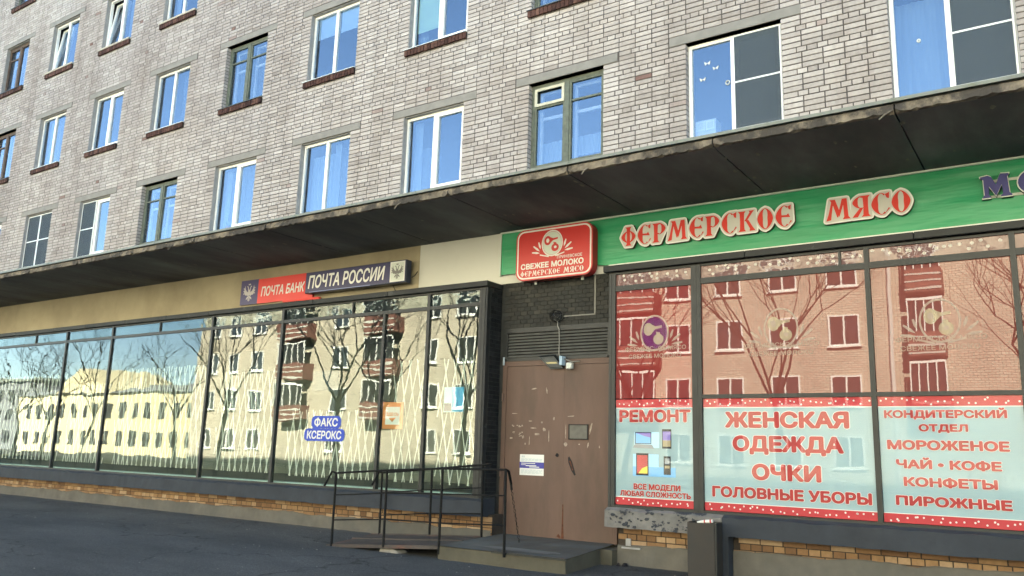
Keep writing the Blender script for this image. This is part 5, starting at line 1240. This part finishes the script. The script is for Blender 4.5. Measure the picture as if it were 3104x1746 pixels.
def rail(name, label, posts, rz_, tube=0.017, hooks=(), ):
    root = empty(name, posts[0][0], label, 'railing', 'black steel handrails of the ramp')
    for (b, t) in posts: f = MB(); f.tube([b, t], 0.018, 8); f.build('post', M['rail'], root)
    for fr, rr in rz_:
        f = MB(); pts = []
        for (b, t) in posts: pts.append(lerp(b, t, fr))
        f.tube(pts, rr, 8); f.build('rail', M['rail'], root)
    for pts in hooks: f = MB(); f.tube(pts, 0.017, 8); f.build('rail_end', M['rail'], root)
    return root
FP = [((-9.012, -1.48, 0.088), (-9.013, -1.48, 1.120)), ((-8.018, -1.48, 0.165), (-8.023, -1.48, 1.195)), ((-7.045, -1.485, 0.16), (-7.037, -1.485, 1.252)), ((-5.988, -1.52, 0.22), (-5.998, -1.52, 1.274))]
rail('handrail', 'front black handrail of the ramp and step, nearest the street', FP, [(1.0, 0.015), (0.70, 0.010), (0.36, 0.010)], hooks=[[(-9.013, -1.48, 1.120), (-9.10, -1.48, 1.14), (-9.24, -1.48, 0.93)], [(-5.998, -1.52, 1.274), (-6.02, -1.42, 1.25), (-6.06, -1.30, 1.10), (-6.05, -1.30, 1.02)]])
BP = [((-8.96, -0.545, 0.19), (-8.97, -0.545, 1.124)), ((-7.975, -0.55, 0.28), (-7.98, -0.55, 1.215)), ((-7.075, -0.5, 0.31), (-7.095, -0.5, 1.305))]
rail('handrail', 'rear black handrail of the ramp beside the ochre plinth', BP, [(1.0, 0.015), (0.68, 0.010), (0.32, 0.010)], hooks=[[(-8.97, -0.545, 1.124), (-9.04, -0.545, 1.13), (-9.17, -0.545, 0.93)], [(-7.095, -0.5, 1.305), (-6.93, -0.5, 1.325)]])
f = MB(); random.seed(114)
for k in range(13): z = 1.02 - k * 0.052; f.ring((-6.05 + 0.004 * k * 1.5, -1.30 + 0.008 * k, z), 0.013, 0.0035, n=8, m_=4, sx=1.0 if k % 2 else 0.35, sz=2.0)
tag(f.build('chain', M['rail']), 'rusty chain hanging from the end of the front handrail', 'chain')

bn = empty('steel_bin', (-3.72, -0.72, 0.1), 'narrow dark steel rubbish bin standing before the right ledge', 'bin')
f = MB(); t_ = 0.006; bx0, bx1, by0, by1, bz0, bz1 = -3.905, -3.575, -0.76, -0.50, 0.09, 0.735
f.box(bx0, bx1, by0, by0 + t_, bz0, bz1 + 0.01); f.box(bx0, bx1, by1 - t_, by1, bz0, bz1 + 0.02); f.box(bx0, bx0 + t_, by0 + t_ + .0002, by1 - t_ - .0002, bz0, bz1 + 0.015); f.box(bx1 - t_, bx1, by0 + t_ + .0002, by1 - t_ - .0002, bz0, bz1 + 0.015); f.box(bx0 + t_, bx1 - t_, by0 + t_, by1 - t_, bz0 + 0.01, bz0 + 0.02)
f.build('body', M['bin'], bn)
f = MB(); f.box(bx1 + 0.0005, bx1 + 0.02, by0 + 0.01, by0 + 0.04, bz0, bz1 + 0.015); f.build('leg', M['frame'], bn)
f = MB(); f.hull8([(bx0 + 0.02, by0 + 0.02, 0.62), (bx1 - 0.03, by0 + 0.02, 0.62), (bx1 - 0.03, by1 - 0.03, 0.62), (bx0 + 0.02, by1 - 0.03, 0.62), (bx0 + 0.05, by0 + 0.05, 0.70), (bx1 - 0.08, by0 + 0.04, 0.73), (bx1 - 0.06, by1 - 0.06, 0.74), (bx0 + 0.06, by1 - 0.05, 0.69)]); tag(bevel(f.build('rubbish_bag', M['black']), 0.02), 'dark crumpled bag filling the steel bin', 'bag')
pk = empty('cardboard_packet', (-3.66, -0.70, 0.74), 'small white and red packet lying on top of the steel bin', 'packet')
f = MB(); f.tube([(-3.79, -0.735, 0.752), (-3.70, -0.74, 0.765)], 0.010, 8, 0.020); f.tube([(-3.70, -0.74, 0.765), (-3.60, -0.745, 0.775)], 0.020, 8); f.build('body', M['print_white'], pk)
f = MB(); f.tube([(-3.70, -0.74, 0.765), (-3.685, -0.741, 0.767)], 0.0212, 8); f.tube([(-3.63, -0.743, 0.772), (-3.612, -0.744, 0.774)], 0.0212, 8); f.build('red_stripe', M['postred'], pk)
f = MB(); random.seed(115)
for k in range(5): x, y = -4.93 + random.uniform(-.05, .05), -0.40 + random.uniform(-.04, .04); f.hull8([(x - .03, y - .02, .10), (x + .03, y - .03, .10), (x + .03, y + .02, .10), (x - .02, y + .02, .10), (x - .01, y - .01, .15), (x + .01, y, .16), (x + .01, y + .01, .15), (x - .01, y + .01, .14)])
tag(f.build('dark_clod', M['black']), 'dark clump of litter at the foot of the plinth beside the step', 'litter')

# ---------------------------------------------------------------- across the street (seen mirrored in the glass)
OY = -29.5
ob = empty('apartment_building', (-25, OY, 0), 'sunlit pale brick building mirrored in the shop windows', 'building')
f = MB(); f.box(-55.7, 24, OY - 12, OY, -0.1, 15.6); f.build('wall', M['farbrick'], ob)
f = MB(); f.box(-56.1, 24.4, OY - 12.4, OY + 0.4, 15.6, 15.95); f.build('roof', M['flashing'], ob)
def win_mesh():
    a = MB(); frame_rect(a, -0.66, 0.66, 0, 1.42, 0.07, 0.02, 0.09); a.box(-0.035, 0.035, 0.021, 0.085, 0.07, 1.35); a.box(-0.72, 0.72, 0.0, 0.16, -0.07, -0.001); fr = a
    b = MB(); b.box(-0.64, 0.64, 0.005, 0.03, 0.02, 1.40); return fr, b
fr, bk = win_mesh(); fo = fr.build('window', M['pvc']); bo = bk.build('pane', glassmat('far_pane', 0.15, rip=0, film=(0.03, 0.035, 0.04), film_amt=1.0)); fm_, bm_ = fo.data, bo.data; bpy.data.objects.remove(fo); bpy.data.objects.remove(bo)
logs = [-44.1, -36.2, -18.5, -4.9]
for r in range(5):
    z = 1.25 + r * 2.72; x = -53.6
    while x < 22:
        if not any(abs(x - l_) < 1.7 for l_ in logs) and not -8 < x < 7:
            o = bpy.data.objects.new('window', fm_); COL.objects.link(o); o.parent = ob; o.location = Vector((x, OY, z)) - ob.location
            o2 = bpy.data.objects.new('pane', bm_); COL.objects.link(o2); o2.parent = o
        x += 2.66
for l_ in logs:
    hw = 0.7 if l_ > -6 else 1.25
    for r in range(1, 5):
        z = 0.55 + r * 2.72; f = MB(); f.box(l_ - hw, l_ + hw, OY + 0.001, OY + 1.0, z, z + 1.05); bal = f.build('balcony', M['brownred'], ob)
        f = MB()
        for k in range(3): f.box(l_ - hw - 0.02, l_ + hw + 0.02, OY + 1.001, OY + 1.03, z + 0.08 + 0.33 * k, z + 0.16 + 0.33 * k)
        f.build('balcony_band', M['white'], bal)
        f = MB(); 
        for k in range(5): xx = l_ - hw + k * (hw * 2 - 0.05) / 4; f.box(xx, xx + 0.05, OY + 0.93, OY + 0.99, z + 1.051, z + 2.4)
        f.box(l_ - hw, l_ + hw, OY + 0.92, OY + 1.0, z + 2.401, z + 2.5); f.build('balcony_frame', M['pvc'], bal)
        f = MB(); f.box(l_ - hw + 0.05, l_ + hw - 0.05, OY + 0.90, OY + 0.91, z + 1.052, z + 2.40); f.build('balcony_glass', flat('balcony_dark', (0.05, 0.055, 0.06)) if False else M['room'], bal)
f = MB(); f.tube([(-6.4, OY + 0.1, 0), (-6.4, OY + 0.1, 15.5)], 0.09, 8); f.build('downpipe', M['pvc2'], ob)

yh = empty('yellow_house', (-95, -45, 0), 'low sunlit cream house with a gable mirrored in the far panes', 'house')
cream = pmat('cream_plaster', (0.46, 0.41, 0.27), 0.9, 0.06, 0.5, 0)
f = MB(); f.box(-114, -70, -58, -45, -1.5, 6.9); f.prism([(-106, 6.9), (-93, 6.9), (-100.5, 10.2)], -45.0, -56); f.build('wall', cream, yh)
f = MB()
f.hull8([(-114.5, -44.6, 6.9), (-69.5, -44.6, 6.9), (-69.5, -58.4, 6.9), (-114.5, -58.4, 6.9), (-114.5, -50, 8.2), (-69.5, -50, 8.2), (-69.5, -53, 8.2), (-114.5, -53, 8.2)]); f.build('roof', pmat('dull_roof', (0.16, 0.17, 0.18), 0.7, 0.1, 1, 0), yh)
f = MB(); f.box(-91.5, -90.3, -48, -47, 7.3, 9.6); f.build('chimney', cream, yh)
for r in range(2):
    x = -111.5
    while x < -71:
        f = MB(); f.box(x - 0.55, x + 0.55, -44.99, -44.93, 1.0 + r * 3.1, 2.6 + r * 3.1); f.build('window', M['room'], yh); x += 2.6

fb = empty('apartment_building', (-150, -50, 0), 'dim grey block mirrored at the far left edge beyond the yellow house', 'building')
f = MB(); f.box(-230, -119, -64, -50, -1.0, 9.5); f.build('wall', pmat('grey_far_wall', (0.13, 0.14, 0.15), 0.9, 0.15, 0.3, 0), fb)
f = MB(); f.box(-230.4, -118.6, -64.4, -49.6, 9.5, 9.9); f.build('roof', M['flashing'], fb)
for r in range(3):
    x = -226
    while x < -121: f = MB(); f.box(x - 0.7, x + 0.7, -49.99, -49.93, 1.0 + r * 2.9, 2.5 + r * 2.9); f.build('window', M['room'], fb); x += 3.4

def tree(x, y, h, seed, label, lean=0.0, spread=1.0):
    random.seed(seed); root = empty('bare_tree', (x, y, 0), label, 'tree', 'bare street trees behind the camera')
    tr = MB(); br = MB()
    bark = M['bark']
    th = h * 0.32; tp = [Vector((x, y, -0.1)), Vector((x + lean * 0.4, y, th * 0.5)), Vector((x + lean, y, th))]
    tr.tube(tp, 0.12 * h / 9, 8, 0.075 * h / 9); tr.build('trunk', bark, root)
    def grow(p, d, ln, r, dep):
        if dep == 0 or r < 0.004: return
        n = 3; pts = [p]; q = p.copy(); dd = d.copy()
        for _ in range(n):
            dd = (dd + Vector((random.uniform(-.13, .13), random.uniform(-.13, .13), random.uniform(-.02, .10)))).normalized(); q = q + dd * ln / n; pts.append(q.copy())
        br.tube(pts, r, 5 if dep > 2 else 3, r * 0.6, cap=False)
        k = 2 if dep != 4 else 3
        for i in range(k + (1 if random.random() < .4 else 0)):
            a = random.uniform(0, 6.28); e = random.uniform(0.45, 0.95) * spread
            side = Vector((math.cos(a), math.sin(a), random.uniform(-0.1, 0.4))); nd = (dd + side * e).normalized(); st = pts[random.choice((1, 2, 3, 3))] if i else pts[-1]
            grow(st, nd, ln * random.uniform(0.62, 0.85), r * 0.58, dep - 1)
    for i in range(4):
        a = i * 1.57 + random.uniform(0, 1); grow(tp[-1], Vector((math.cos(a) * 0.6, math.sin(a) * 0.6, 1.0)).normalized(), h * 0.24, 0.048 * h / 9, 6)
    br.build('branches', bark, root)
M['bark'] = pmat('dark_bark', (0.11, 0.097, 0.083), 0.9, 0.3, 4, 0)
TL = ['bare tree mirrored at the left photo edge in the farthest bay', 'bare tree mirrored over the blank left end of the yellow house', 'leaning forked bare tree mirrored before the gable of the yellow house', 'bare tree mirrored at the right end of the yellow house',
      'bare tree mirrored just right of the brick building corner', 'tall bare tree mirrored above the fax sticker', 'bare tree mirrored beside the orange notice', 'tall bare tree mirrored in the last bay before the door', 'forked bare tree mirrored in the narrow bright red pane', 'bare tree mirrored in the widest red pane', 'leaning bare tree mirrored at the right photo edge']
for i, (x, y, h, ln) in enumerate(((-58, -18, 9, 0.3), (-52.3, -17, 8, 0.5), (-46.5, -16, 8.5, 1.4), (-40.4, -18, 9, -0.4), (-34.7, -16.5, 10, 0.3), (-27.2, -17, 11, -0.3), (-24.2, -16, 9, 0.4), (-20.2, -17, 11, 0.1), (-12.6, -15.5, 9, 0.6), (-7.4, -17, 10, -0.5), (0.9, -15.5, 9, -1.2))):
    tree(x, y, h, 200 + i, TL[i], ln)
# low fence on the lawn
fe = empty('metal_fence', (-40, -13.5, 0), 'low metal fence mirrored at the foot of the post office glass', 'fence')
f = MB()
for z in (0.75, 0.35): f.box(-75, 5, -13.52, -13.49, z, z + 0.035)
f.build('rail', M['rail'], fe)
f = MB(); x = -75
while x < 5: f.box(x, x + 0.035, -13.53, -13.495, -0.1, 0.8); x += 1.1
tag(f.build('post', M['rail'], fe), kind='stuff')
